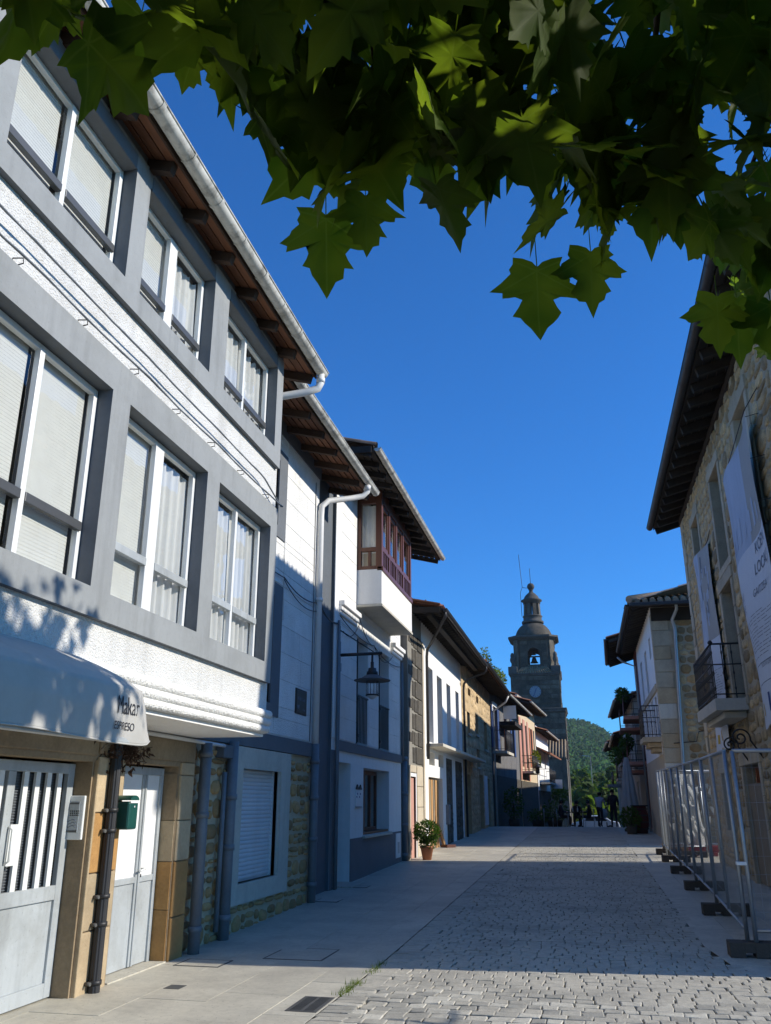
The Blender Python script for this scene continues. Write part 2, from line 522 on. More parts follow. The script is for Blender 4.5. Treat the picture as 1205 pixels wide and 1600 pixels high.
def stone_poly(w, h, d, rnd, jit=.12):
    """A cushion shaped stone in the yz plane (faces +x), about 24 triangles."""
    c = []
    for (a, b) in ((-1, -.45), (-.5, -1), (.5, -1), (1, -.45), (1, .45), (.5, 1), (-.5, 1), (-1, .45)):
        c.append((w / 2 * a * (1 - rnd.random() * jit), h / 2 * b * (1 - rnd.random() * jit)))
    vs = [(-.02, p, q) for p, q in c] + [(d * (.55 + .2 * rnd.random()), p * .93, q * .91) for p, q in c] + [(d * (.9 + .3 * rnd.random()), p * .6, q * .55) for p, q in c]
    vs.append((d * 1.05, 0, 0))
    fs = []
    for k in range(8):
        j = (k + 1) % 8
        fs += [(k, j, 8 + j, 8 + k), (8 + k, 8 + j, 16 + j, 16 + k), (16 + k, 16 + j, 24)]
    return vs, fs

def rubble(parent, x, sg, y0, y1, z0, z1, sw, sh, holes, m, limit=300, d=.03, gap=.03, name='stone', seed=1, near=0.0):
    """Random rubble masonry: every stone a part of its own, the rest joined."""
    rnd = random.Random(seed)
    st = []
    z = z0
    while z < z1 - sh * .4:
        hh = min(sh * rnd.uniform(.6, 1.5), z1 - z)
        y = y0 - rnd.random() * sw * .3
        while y < y1:
            ww = sw * rnd.uniform(.45, 1.7)
            a, b = max(y, y0), min(y + ww, y1)
            y += ww
            if b - a < sw * .3: continue
            split = rnd.random() < .38 and hh > sh * .8
            sp_ = rnd.uniform(.35, .65)
            rows = ((z, z + hh * sp_), (z + hh * sp_, z + hh)) if split else ((z + hh * rnd.uniform(0, .1), z + hh * rnd.uniform(.9, 1.08)),)
            for (c, e) in rows:
                ym, zm = (a + b) / 2, (c + e) / 2
                if any(h[0] - .0 < b and a < h[1] and h[2] < e and c < h[3] for h in holes):
                    # trim sideways against the opening when most of the stone is clear of it
                    for h in holes:
                        if h[2] < e and c < h[3] and h[0] < b and a < h[1]:
                            if a < h[0]: b2, a2 = h[0], a
                            elif b > h[1]: a2, b2 = h[1], b
                            else: a2 = b2 = 0
                            break
                    if b2 - a2 < sw * .3: continue
                    aa, bb = a2, b2
                else:
                    aa, bb = a, b
                st.append(((aa + bb) / 2, (c + e) / 2, bb - aa - gap, e - c - gap))
        z += hh
    st.sort(key=lambda q: abs(q[0] - near) + .3 * abs(q[1] - 1.6))
    rest = MB()
    for i, (yc, zc, w, h) in enumerate(st):
        if w < .03 or h < .03: continue
        vs, fs = stone_poly(w, h, d, rnd)
        a = rnd.uniform(-.2, .2) if h > .06 and w < 1.8 * h else rnd.uniform(-.04, .04)
        ca, sa = math.cos(a), math.sin(a)
        vs = [(sg * p[0], p[1] * ca - p[2] * sa, p[1] * sa + p[2] * ca) for p in vs]
        if i < limit:
            mb = MB().add(vs, fs, 0, True)
            me = bpy.data.meshes.new(name)
            me.from_pydata(mb.v, [], mb.f)
            me.polygons.foreach_set('use_smooth', mb.sm)
            me.materials.append(M[m])
            piece(name, me, parent, (x, yc, zc))
        else:
            rest.add([(x + p[0], yc + p[1], zc + p[2]) for p in vs], fs, 0, True)
    if rest.v:
        rest.build('stonework', parent, m, kind='stuff')

def blocks(parent, x, sg, courses, m, d=.03, gap=.012, name='stone_block', bevel=.012):
    """Dressed blocks given one by one: (y0, y1, z0, z1[, material])."""
    for c in courses:
        y0, y1, z0, z1 = c[:4]
        mm = c[4] if len(c) > 4 else m
        xa, xb = sorted((x - sg * .05, x + sg * d))
        part_box(name, parent, mm, xa, xb, y0 + gap / 2, y1 - gap / 2, z0 + gap / 2, z1 - gap / 2, bevel)

def panels(parent, x, sg, y0, y1, z0, z1, h, w, holes, m, d=.012, gap=.01, seed=3, name='render_panel'):
    rnd = random.Random(seed)
    zs = [z0]
    while zs[-1] < z1 - h * .5: zs.append(min(z1, zs[-1] + h))
    zs[-1] = z1
    zs = sorted({*zs, *[q for o in holes for q in o[2:4] if z0 < q < z1]})
    xa, xb = sorted((x, x + sg * d))
    for c, e in zip(zs, zs[1:]):
        segs = [(y0, y1)]
        for o in holes:
            if o[2] < (c + e) / 2 < o[3]:
                ns = []
                for a, b in segs:
                    if o[0] > a: ns.append((a, min(b, o[0])))
                    if o[1] < b: ns.append((max(a, o[1]), b))
                segs = [q for q in ns if q[1] - q[0] > .02]
        for a, b in segs:
            y = a
            first = True
            while y < b - .02:
                ww = w * (rnd.uniform(.4, 1) if first else 1)
                first = False
                n = min(b, y + ww)
                if b - n < w * .25: n = b
                part_box(name, parent, m, xa, xb, y + gap / 2, n - gap / 2, c + gap / 2, e - gap / 2)
                y = n

def gutter(parent, x, z, y0, y1, r, m, sg, seam=.62):
    mb = MB()
    n = 9
    def fn(u, v):
        t = PI + PI * u
        return (x + r * math.cos(t), y0 + (y1 - y0) * v, z + r * math.sin(t))
    def fi(u, v):
        t = PI + PI * u
        return (x + (r - .012) * math.cos(t), y0 + (y1 - y0) * v, z + (r - .012) * math.sin(t))
    mb.grid(fn, n, 2); mb.grid(fi, n, 2)
    for yy in (y0, y1):
        mb.add([(x + r * math.cos(PI + PI * k / n), yy, z + r * math.sin(PI + PI * k / n)) for k in range(n + 1)], [tuple(range(n + 1))])
    mb.tube([(x + sg * r, y0, z), (x + sg * r, y1, z)], .012, 6)
    g = mb.build('gutter', parent, m)
    y = y0 + .05
    k = 0
    rr = r + .008
    pro = {}
    for w in (.05, .02):
        pro[w] = mesh_of(MB().grid(lambda u, v: (rr * math.cos(PI + PI * u), w * v, rr * math.sin(PI + PI * u)), n, 1), 'gutter_bracket', m)
    while y < y1 - .05:
        piece('gutter_bracket', pro[.05 if k % 2 else .02], g, (x, y, z))
        y += seam; k += 1
    return g

def roof_sheet(parent, x0, z0, x1, z1, y0, y1, m, period=.22, amp=.06, name='roof', rows=7, ends=True):
    """Barrel tiles laid in courses from the eave (x0,z0) to the ridge (x1,z1)."""
    mb = MB()
    n = max(2, int((y1 - y0) / period))
    per = (y1 - y0) / n
    ks = 6
    cols = n * ks
    L = math.hypot(x1 - x0, z1 - z0)
    nx, nz = -(z1 - z0) / L, abs(x1 - x0) / L
    if nz < 0: nx, nz = -nx, -nz
    if (x1 - x0) < 0: nx = -nx
    nx = -(z1 - z0) / L * (1 if x1 > x0 else -1)
    for r in range(rows):
        f0, f1 = r / rows, (r + 1) / rows
        for (fa, la, fb, lb) in ((f0, .03, f1, 0.0),):
            def fn(u, v):
                k = u * cols
                ph = (k % ks) / ks
                up = amp * math.sin(ph * PI / .62) if ph < .62 else -amp * .5 * math.sin((ph - .62) * PI / .38)
                f = fa + (fb - fa) * v
                lift = la + (lb - la) * v + up + .03
                return (x0 + (x1 - x0) * f + nx * lift, y0 + (y1 - y0) * u, z0 + (z1 - z0) * f + nz * lift)
            mb.grid(fn, cols, 1)
    # closing sheet below the tiles
    mb.quad((x0, y0, z0), (x0, y1, z0), (x1, y1, z1), (x1, y0, z1))
    o = mb.build(name, parent, m)
    return o

def eave(parent, xf, sg, ov, ze, slope, y0, y1, D, bm='soffit', rm='rafter', sp=.62, gm='gutter', gr=.07, tile='tile', boards=6, rw=.08, rh=.11, gut=True, ridge=None):
    """Overhanging roof: planked soffit, rafters, fascia, gutter and tiled slope. ze = underside at the outer edge."""
    xe = xf + sg * ov
    tot = ov + .15
    for k in range(boards):
        a, b = k / boards, (k + 1) / boards
        xa, xb = xe - sg * tot * a, xe - sg * tot * (b - .03)
        za, zb = ze + slope * tot * a, ze + slope * tot * (b - .03)
        t = .022
        MB().add([(xa, y0, za), (xb, y0, zb), (xb, y1, zb), (xa, y1, za), (xa, y0, za + t), (xb, y0, zb + t), (xb, y1, zb + t), (xa, y1, za + t)],
                 [(0, 1, 2, 3), (4, 7, 6, 5), (0, 4, 5, 1), (1, 5, 6, 2), (2, 6, 7, 3), (3, 7, 4, 0)]).build('eave_board', parent, bm)
    n = max(1, int((y1 - y0) / sp))
    L = tot
    mbr = MB()
    ang = math.atan(slope)
    mbr.beam((0, 0, 0), (-sg * (tot - .04), 0, slope * (tot - .04)), rw, rh)
    me = mesh_of(mbr, 'rafter', rm)
    for k in range(n + 1):
        y = y0 + .06 + (y1 - y0 - .12) * k / n
        piece('rafter', me, parent, (xe - sg * .04, y, ze - rh * .5))
    xa, xb = sorted((xe, xe + sg * .02))
    part_box('fascia', parent, rm, xa, xb, y0, y1, ze - .02, ze + .12)
    rd = D if ridge is None else ridge
    roof_sheet(parent, xe + sg * .05, ze + .06, xe - sg * rd, ze + .06 + slope * rd, y0, y1, tile)
    if gut:
        gutter(parent, xe + sg * (gr + .022), ze + .06, y0 + .02, y1 + .03, gr, gm, sg)
    return xe, ze

def text_mesh(body, size, align='LEFT'):
    cu = bpy.data.curves.new('lettering', 'FONT')
    cu.body = body
    cu.size = size
    cu.align_x = align
    o = bpy.data.objects.new('lettering', cu)
    COL.objects.link(o)
    dg = bpy.context.evaluated_depsgraph_get()
    me = bpy.data.meshes.new_from_object(o.evaluated_get(dg))
    bpy.data.objects.remove(o)
    return [tuple(v.co) for v in me.vertices], [tuple(p.vertices) for p in me.polygons]

def lettering(parent, body, size, fn, m, name='lettering'):
    """Flat print: fn maps text coordinates (right, up) to a world point."""
    vs, fs = text_mesh(body, size)
    if not vs: return None
    return MB().add([fn(x, y) for x, y, z in vs], fs).build(name, parent, m, weld=True)

# ================================================================ GROUND
g = MB()
ys = [-80, -20, 0, 5, 10, 14, 18, 22, 26, 30, 34, 38, 40, 42, 44, 48, 55, 65, 75, 85, 95, 105, 115, 200, 500, 2600]
for a, b in zip(ys, ys[1:]):
    g.quad((-1500, a, GZ(a) - .06), (1500, a, GZ(a) - .06), (1500, b, GZ(b) - .06), (-1500, b, GZ(b) - .06))
g.build('ground', None, 'earth', kind='structure')

def strip(x0f, x1f, y0, y1, dz, step=1.0):
    mb = MB(); y = y0
    while y < y1 - 1e-6:
        n = min(y1, y + step)
        mb.quad((x0f(y), y, GZ(y) + dz), (x1f(y), y, GZ(y) + dz), (x1f(n), n, GZ(n) + dz), (x0f(n), n, GZ(n) + dz))
        y = n
    return mb

def road_l(y):                       # left edge of the cobbles
    return -2.22 if y < 40 else -2.22 - (y - 40) * .03
def road_r(y):                       # right edge flares out towards the open square
    return 1.2 + (0 if y > 11.2 else min(6.5, (11.2 - y) ** 1.9 * .16))

road = strip(road_l, road_r, -12, 100, -.03).build('road', None, 'joint', kind='structure')
# granite setts: three hundred nearest as single pieces, the others joined
def sett_mb(rnd, w, l):
    mb = MB()
    q = lambda: rnd.uniform(-.008, .008)
    o = [(-w / 2 + q(), -l / 2 + q()), (w / 2 + q(), -l / 2 + q()), (w / 2 + q(), l / 2 + q()), (-w / 2 + q(), l / 2 + q())]
    hts = [rnd.uniform(-.0035, .0035) for _ in range(4)]
    vs = [(a, b, -.05) for a, b in o] + [(a * .985, b * .985, hts[k] - .003) for k, (a, b) in enumerate(o)] + [(a * .88, b * .90, hts[k] + .001) for k, (a, b) in enumerate(o)]
    fs = [(8, 9, 10, 11)]
    for k in range(4):
        j = (k + 1) % 4
        fs += [(k, j, 4 + j, 4 + k), (4 + k, 4 + j, 8 + j, 8 + k)]
    return mb.add(vs, fs, 0)
rnd = random.Random(5)
sett_meshes = [mesh_of(sett_mb(rnd, .150, .172), 'sett', 'sett') for _ in range(14)]
rest = MB()
spots = []
y = 5.4
row = 0
while y < 43:
    rl = .15 * rnd.uniform(.92, 1.1)
    x = road_l(y) + .30 - rnd.random() * .1
    xr = min(road_r(y), 4.6)
    while x < xr - .05:
        w = rnd.uniform(.115, .205)
        yy = y + .012 * math.sin(x * 2.1 + row)
        spots.append((x + w / 2, yy, w, rl))
        x += w
    y += rl; row += 1
# a border course of larger setts laid along the left edge
y = 5.4
while y < 43:
    l = rnd.uniform(.115, .14)
    spots.append((road_l(y) + .14, y, .27, l)); y += l
def sees(x, y):
    a = math.degrees(math.atan2(x, y)) + 12.71
    return -26 < a < 26 and y > 6.6
spots.sort(key=lambda s: (not sees(s[0], s[1]), s[1]))
for i, (x, y, w, l) in enumerate(spots):
    if i < 300:
        piece('sett', sett_meshes[rnd.randrange(14)], road, (x, y, GZ(y)), (rnd.uniform(-.02, .02), rnd.uniform(-.02, .02), rnd.uniform(-.05, .05)), ((w - .008) / .150, (l - .007) / .172, 1))
    else:
        b = sett_mb(rnd, w - .008, l - .007)
        a = rnd.uniform(-.05, .05)
        rest.add([(x + p[0] - a * p[1], y + p[1] + a * p[0], GZ(y) + p[2] + .0157 * p[1]) for p in b.v], b.f, 0)
rest.build('sett_paving', road, 'sett', kind='stuff')

# pavements of big stone slabs, flush with the cobbles
pav_l = strip(lambda y: -9, road_l, -12, 104, -.022).build('pavement', None, 'joint', kind='structure')
pav_r = strip(road_r, lambda y: 9, -12, 104, -.022).build('pavement', None, 'joint', kind='structure')
def slabs(parent, edge, widths, sgn, y0, y1, ln, seed):
    rnd = random.Random(seed)
    off = 0.0
    for wi, w in enumerate(widths):
        y = y0 - rnd.random() * ln
        while y < y1:
            l = ln * rnd.uniform(.8, 1.2)
            n = min(y + l, y1)
            e0, e1 = edge(y), edge(n)
            xs = (e0 + sgn * off, e0 + sgn * (off + w - .003), e1 + sgn * (off + w - .003), e1 + sgn * off)
            mb = MB()
            t = [(xs[0], y + .0015, GZ(y)), (xs[1], y + .0015, GZ(y)), (xs[2], n - .0015, GZ(n)), (xs[3], n - .0015, GZ(n))]
            dz = rnd.uniform(-.0015, .0015)
            cx = sum(p[0] for p in t) / 4; cy = sum(p[1] for p in t) / 4
            top = [(cx + (p[0] - cx) * 0.997, cy + (p[1] - cy) * 0.997, p[2] + dz) for p in t]
            bot = [(p[0], p[1], p[2] - .004) for p in t]
            mb.add(top + bot, [(0, 1, 2, 3)] + [(4 + k, 4 + (k + 1) % 4, (k + 1) % 4, k) for k in range(4)])
            mb.build('paving_slab', parent, 'slab')
            y = n
        off += w
slabs(pav_l, road_l, (.42, .62, .62, .62, .62), -1, 4.2, 46, 1.15, 3)
slabs(pav_r, road_r, (.42, .62, .62, .62), 1, 8.6, 44, 1.15, 4)

# covers let into the pavement
def cover(label, x0, x1, y0, y1, cat='manhole cover', m='slab', grate=False, skew=0):
    z = GZ((y0 + y1) / 2)
    t = thing('drain_grate' if grate else 'manhole_cover', label, cat, ((x0 + x1) / 2, (y0 + y1) / 2, z))
    fr = MB()
    w = .02 if not grate else .03
    for a in ((x0, x1, y0, y0 + w), (x0, x1, y1 - w, y1), (x0, x0 + w, y0 + w, y1 - w), (x1 - w, x1, y0 + w, y1 - w)):
        fr.box(*a, z - .02, z + .004)
    fr.build('frame', t, 'iron')
    if grate:
        part_box('pit', t, 'dark', x0 + w, x1 - w, y0 + w, y1 - w, z - .03, z + .001)
        xm = (x0 + x1) / 2
        part_box('grate_rib', t, 'iron', xm - .012, xm + .012, y0 + w, y1 - w, z, z + .005)
        y = y0 + w + .012
        while y < y1 - w - .015:
            for a, b in ((x0 + w, xm - .012), (xm + .012, x1 - w)):
                part_box('grate_bar', t, 'iron', a, b, y, y + .02, z, z + .0045)
            y += .04
    else:
        part_box('lid', t, m, x0 + w, x1 - w, y0 + w, y1 - w, z - .02, z + .0035)
    return t
cover('large pale paved manhole cover in the shade beside the cobbles', -3.52, -2.86, 9.6, 10.34)
cover('rusty iron drain grate in the sunlit pavement at the cobble edge', -2.50, -2.235, 7.38, 7.93, 'drain grate', grate=True)
cover('small pavement cover at the foot of the thick grey drainpipe', -4.28, -3.78, 9.02, 9.42)
cover('pavement cover in front of the grey panel between the white houses', -4.42, -4.02, 14.3, 14.75)
cover('pavement cover before the doorway of the house with the wooden bay', -4.45, -4.05, 16.35, 16.75)
cover('little grey plate in the sunlit pavement before the aluminium door', -3.85, -3.70, 7.95, 8.12, m='iron')

gm = MB()
rnd = random.Random(3)
for k in range(260):
    yy = rnd.uniform(8.0, 8.65) if k < 170 else rnd.uniform(9.0, 9.6)
    x = -2.22 + rnd.gauss(.02, .035)
    h = rnd.uniform(.02, .065); a = rnd.uniform(0, 6.3); l = rnd.uniform(.01, .05)
    gm.add([(x, yy, -.01), (x + .008 * math.sin(a), yy + .008 * math.cos(a), -.01), (x + l * math.cos(a), yy + l * math.sin(a), h)], [(0, 1, 2)])
tag(gm.build('grass', None, 'grass', kind='stuff'), 'tuft of grass growing at the edge of the cobbles', 'grass')

# ================================================================ WINDOWS
def panes(h, x, sg, y0, y1, z0, z1, zt, mull, fm, blind=('blind', 'blind'), fw=.05, cw=.02, trans_m=None, name='window', seed=0):
    """Two light window with a fixed lower row: frame, panes, blind or curtain, dark room behind."""
    rnd = random.Random(seed)
    xo, xi = x + sg * .0, x - sg * .05
    xa, xb = min(xo, xi), max(xo, xi)
    ym = y0 + (y1 - y0) * .5
    w = MB()
    w.box(xa, xb, y0, y0 + fw, z0, z1); w.box(xa, xb, y1 - fw, y1, z0, z1)
    w.box(xa, xb, y0 + fw, y1 - fw, z1 - fw, z1); w.box(xa, xb, y0 + fw, y1 - fw, z0, z0 + fw * .7)
    w.box(xa + sg * .012, xb + sg * .012, ym - mull / 2, ym + mull / 2, z0 + .01, z1 - fw * .6)
    f = w.build(name, h, fm, bevel=.004)
    b = MB()
    if zt:
        b.box(xa + sg * .02, xb + sg * .02, y0 + fw * .6, ym - mull / 2, zt - .035, zt + .035)
        b.box(xa + sg * .02, xb + sg * .02, ym + mull / 2, y1 - fw * .6, zt - .035, zt + .035)
        b.build('transom', f, trans_m or fm, bevel=.004)
    xg = x - sg * .028
    rows = ((z0 + fw * .7, zt - .035), (zt + .035, z1 - fw)) if zt else ((z0 + fw * .7, z1 - fw),)
    for a, c in ((y0 + fw, ym - mull / 2), (ym + mull / 2, y1 - fw)):
        for d, e in rows:
            MB().quad((xg, a, d), (xg, c, d), (xg, c, e), (xg, a, e)).build('pane', f, 'glass')
    for k, (a, c) in enumerate(((y0 + .01, ym), (ym, y1 - .01))):
        kind = blind[k]
        if not kind: continue
        xc = x - sg * .075
        mb = MB()
        gap = .05 if kind == 'blind' else -.03
        if kind == 'blind':
            n = int((z1 - z0) / .028)
            for i in range(n):
                z = z0 + .02 + i * .028
                mb.quad((xc, a + gap * (.4 if k == 0 else 1), z), (xc, c - gap, z), (xc - sg * .002, c - gap, z + .0281), (xc - sg * .002, a + gap * (.4 if k == 0 else 1), z + .030))
            mb.build('blind', f, 'blind')
        else:
            ph = rnd.random() * 6
            top = z1 - .06
            def fn(u, v):
                yy = a + gap + (c - a - 2 * gap) * u
                fold = .030 * math.sin(u * 34 + ph + .8 * math.sin(u * 9 + ph)) + .012 * math.sin(u * 71)
                sag = .05 * abs(math.sin(u * 17 + ph)) * (v > .98)
                return (xc - sg * .02 + fold * (.6 + .5 * (1 - v)), yy, z0 + .02 + (top - z0) * v - sag)
            mb.grid(fn, 60, 6)
            mb.build('curtain', f, 'curtain')
    xd = x - sg * .55
    MB().quad((xd, y0 - .3, z0 - .3), (xd, y1 + .3, z0 - .3), (xd, y1 + .3, z1 + .3), (xd, y0 - .3, z1 + .3)).build('room_back', f, 'dark')
    return f

# ================================================================ HOUSE 1: grey banded house with the awning
X1, XG = -3.55, -4.45
h1 = thing('town_house', 'white pebble-dashed house with grey bands and a jutting upper storey over the awning', 'house', (XG, 5, 0), 'terraced houses on the left of the street')
Y0, Y1 = -.6, 9.45
low = [(.45, 2.0, 3.12, 4.75), (2.25, 3.78, 3.12, 4.75), (3.98, 5.50, 3.12, 4.75), (5.78, 7.35, 3.12, 4.75), (7.65, 9.18, 3.12, 4.75)]
upp = [(.45, 2.0, 5.80, 6.92), (2.25, 3.60, 5.80, 6.92), (3.90, 5.48, 5.80, 6.92), (5.73, 7.20, 5.80, 6.92), (7.58, 9.18, 5.80, 6.92)]
ex = lambda h, e: (h[0] - e, h[1] + e, h[2] - e, h[3] + e)
w = MB()
w.wall(X1, 1, Y0, Y1, 2.33, 7.45, [ex(q, .02) for q in low + upp], .03)
w.shell(X1, 1, 4.5, Y0, Y1, 2.33, 7.45)
w.quad((X1, Y0, 2.33), (X1, Y1, 2.33), (XG - .3, Y1, 2.33), (XG - .3, Y0, 2.33))
w.build('upper_wall', h1, 'stucco')
XB = X1 + .055
for (nm, z0, z1, hs) in (('grey_band', 2.90, 5.035, low), ('grey_band', 5.585, 7.10, upp)):
    b = MB()
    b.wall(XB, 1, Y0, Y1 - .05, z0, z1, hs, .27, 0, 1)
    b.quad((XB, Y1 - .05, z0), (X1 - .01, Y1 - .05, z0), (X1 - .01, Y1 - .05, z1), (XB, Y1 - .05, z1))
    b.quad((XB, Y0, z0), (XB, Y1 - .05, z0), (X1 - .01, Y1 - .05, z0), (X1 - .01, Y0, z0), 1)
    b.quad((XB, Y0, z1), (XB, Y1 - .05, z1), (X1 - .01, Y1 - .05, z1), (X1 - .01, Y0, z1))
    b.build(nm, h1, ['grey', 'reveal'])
XW = XB - .13
for i, q in enumerate(low):
    panes(h1, XW, 1, q[0] + .005, q[1] - .005, q[2] + .005, q[3] - .005, q[2] + .46, .055 if i != 3 else .16, 'alu',
          [('blind', 'blind'), ('blind', 'blind'), ('blind', 'blind'), ('blind', 'curtain'), ('curtain', 'curtain')][i], trans_m='dkalu' if i < 3 else 'alu2', seed=i)
for i, q in enumerate(upp):
    panes(h1, XW, 1, q[0] + .005, q[1] - .005, q[2] + .005, q[3] - .005, q[2] + .27, .055 if i != 3 else .15, 'alu',
          [('blind', 'blind'), ('blind', 'blind'), ('blind', 'blind'), ('blind', 'curtain'), ('curtain', 'curtain')][i], trans_m='dkalu', seed=9 + i)
# roller shutter boxes above the upper windows
for i, q in enumerate(upp):
    part_box('shutter_box', h1, 'reveal', XB - .16, XB + .01, q[0] + .02, q[1] - .02, q[3] - .02, q[3] + .14, .01)
# rounded white mouldings under the jetty
for k, (z, r, dx) in enumerate(((2.545, .05, .03), (2.46, .048, .022), (2.38, .045, .012))):
    MB().tube([(X1 + dx, Y0, z), (X1 + dx, Y1 + .005, z), (X1 - .06, Y1 + dx, z), (XG, Y1 + dx, z)], r, 12).build('jetty_moulding', h1, 'stucco2')
part_box('jetty_soffit', h1, 'plaster', XG + .01, X1 - .02, Y0, Y1 - .01, 2.30, 2.328)
# ground floor: recessed gate and door between stone piers
gh = [(5.15, 7.42, -.2, 1.95, .24), (7.98, 9.17, -.2, 1.97, .20)]
w = MB()
w.wall(XG, 1, Y0, 9.56, -.3, 2.32, gh, .24)
w.shell(XG, 1, 3.4, Y0, 9.56, -.3, 2.30)
w.build('ground_floor_wall', h1, 'tandark')
blocks(h1, XG, 1, [(7.45, 7.94, -.05, .50, 'tan'), (7.45, 7.94, .50, .98, 'tan'), (7.45, 7.94, .98, 1.50, 'ochre'), (7.45, 7.94, 1.50, 2.0, 'tan'),
                   (9.19, 9.54, -.05, .42, 'ochre'), (9.19, 9.54, .42, .98, 'ochre'), (9.19, 9.54, .98, 1.40, 'tan'), (9.19, 9.54, 1.40, 1.88, 'tan'), (9.19, 9.54, 1.88, 2.02, 'tan'),
                   (7.45, 9.54, 2.02, 2.29, 'tandark'), (4.9, 7.42, 2.0, 2.29, 'tandark')], 'tan', .025, .008)  # both lintels take the darker tan, shade under the jetty painted in
for q in ((-.05, .5, 'ochre'), (.5, .98, 'ochre'), (.98, 1.4, 'tan'), (1.4, 1.9, 'tandark')):   # far jamb of the doorway, top block coloured as in shade
    part_box('stone_block', h1, q[2], XG - .19, XG - .005, 9.155, 9.186, q[0] + .004, q[1] - .004)
part_box('corner_strip', h1, 'tan', XG - .02, XG + .035, 7.425, 7.455, -.02, 1.97, .008)
part_box('shaded_jamb', h1, 'tandark', XG - .235, XG - .01, 7.395, 7.418, -.02, 1.95)  # gate jamb turned from the sun, its shade put into the colour
# slatted metal gate
xg = XG - .20
gate = MB()
gate.box(xg - .03, xg + .02, 5.17, 5.25, 0.01, 1.93); gate.box(xg - .03, xg + .02, 7.29, 7.39, 0.01, 1.93)
gate.box(xg - .03, xg + .02, 5.25, 7.29, 1.84, 1.93); gate.box(xg - .03, xg + .02, 5.25, 7.29, .78, .90); gate.box(xg - .03, xg + .02, 5.25, 7.29, .01, .13)
gate.box(xg - .03, xg + .025, 6.42, 6.52, .13, 1.84)
gate_o = gate.build('gate', h1, 'alu2', bevel=.006)
part_box('lower_panel', gate_o, 'alu2', xg - .015, xg - .005, 5.25, 6.42, .13, .78)
part_box('lower_panel', gate_o, 'alu2', xg - .015, xg - .005, 6.52, 7.29, .13, .78)
part_box('dark_mesh', gate_o, 'dkalu', xg - .05, xg - .04, 5.25, 7.29, .90, 1.84)
y = 5.36
slat = mesh_of(MB().box(-.012, .012, -.032, .032, -.47, .47), 'slat', 'alu')
while y < 7.26:
    if abs(y - 6.47) > .1:
        piece('slat', slat, gate_o, (xg, y, 1.37))
    y += .165
mr = MB()
z = .91
while z < 1.83:
    mr.box(xg - .038, xg - .033, 5.25, 7.29, z, z + .008); z += .022
mr.build('mesh_wires', gate_o, 'reveal', kind='stuff')
part_box('lock_plate', gate_o, 'alu', xg + .02, xg + .035, 6.52, 6.63, 1.10, 1.42, .006)
MB().tube([(xg + .03, 6.50, 1.12), (xg + .07, 6.50, 1.14), (xg + .07, 6.50, 1.38), (xg + .03, 6.50, 1.40)], .011, 8).build('handle', gate_o, 'alu')
# intercom on the gate jamb
ic = MB().box(XG - .215, XG - .035, 7.365, 7.396, 1.27, 1.65)
ico = ic.build('intercom', h1, 'alu', bevel=.008)
part_box('name_plate', ico, 'alu2', XG - .185, XG - .075, 7.358, 7.366, 1.33, 1.60, .004)
part_box('slot', ico, 'dkalu', XG - .18, XG - .08, 7.354, 7.359, 1.575, 1.59)
part_box('slot', ico, 'dkalu', XG - .18, XG - .08, 7.354, 7.359, 1.335, 1.352)
bt = MB()
for i in range(5):
    for j in range(3):
        bt.box(XG - .165 + .02 * i, XG - .155 + .02 * i, 7.354, 7.358, 1.475 + .018 * j, 1.485 + .018 * j)
bt.build('speaker_holes', ico, 'dark')
for k in range(3):
    MB().tube([(XG - .175, 7.356, 1.375 + .026 * k), (XG - .13, 7.356, 1.395 + .026 * k), (XG - .09, 7.356, 1.375 + .026 * k)], .003, 5).build('wave_mark', ico, 'inkgrey')
# aluminium double door
xd = XG - .185
dr = MB()
dr.box(xd - .03, xd + .02, 8.0, 8.07, .0, 1.95); dr.box(xd - .03, xd + .02, 9.09, 9.15, .0, 1.95); dr.box(xd - .03, xd + .02, 8.07, 9.09, 1.87, 1.95)
dr.box(xd - .03, xd + .015, 8.70, 8.80, .02, 1.87); dr.box(xd - .03, xd + .015, 8.07, 8.70, .80, .86); dr.box(xd - .03, xd + .015, 8.80, 9.09, .80, .86)
dr.box(xd - .03, xd + .03, 8.735, 8.755, .02, 1.87)
do = dr.build('door', h1, 'alu2', bevel=.006)
for a, b in ((8.07, 8.70), (8.80, 9.09)):
    part_box('lower_panel', do, 'alu2', xd - .012, xd - .004, a, b, .02, .80)
    part_box('frosted_pane', do, 'white', xd - .012, xd - .006, a, b, .86, 1.87)
MB().tube([(xd + .01, 8.82, .93), (xd + .06, 8.82, .93), (xd + .06, 8.70, .915)], .011, 8).build('handle', do, 'alu')
part_box('keyhole', do, 'dark', xd + .015, xd + .018, 8.80, 8.82, .85, .88)
part_box('threshold', h1, 'slab', XG - .24, XG + .02, 7.99, 9.16, -.03, .012)
# fluted cast iron rainwater pipe
fl = MB()
def flute(u, v):
    t = 2 * PI * u
    r = .048 + .006 * abs(math.cos(t * 5))
    return (XG + .075 + r * math.cos(t), 7.66 + r * math.sin(t), -.02 + 2.3 * v)
fl.grid(flute, 60, 1)
bp = fl.build('drainpipe', h1, 'black')
for z in (.55, .78, 1.34, 1.52, 2.05, .08):
    MB().tube([(XG + .075, 7.66, z - .015), (XG + .075, 7.66, z + .02)], .064, 14).build('collar', bp, 'black')
    MB().tube([(XG + .03, 7.585, z), (XG + .085, 7.575, z)], .016, 8).build('bracket_bolt', bp, 'iron')
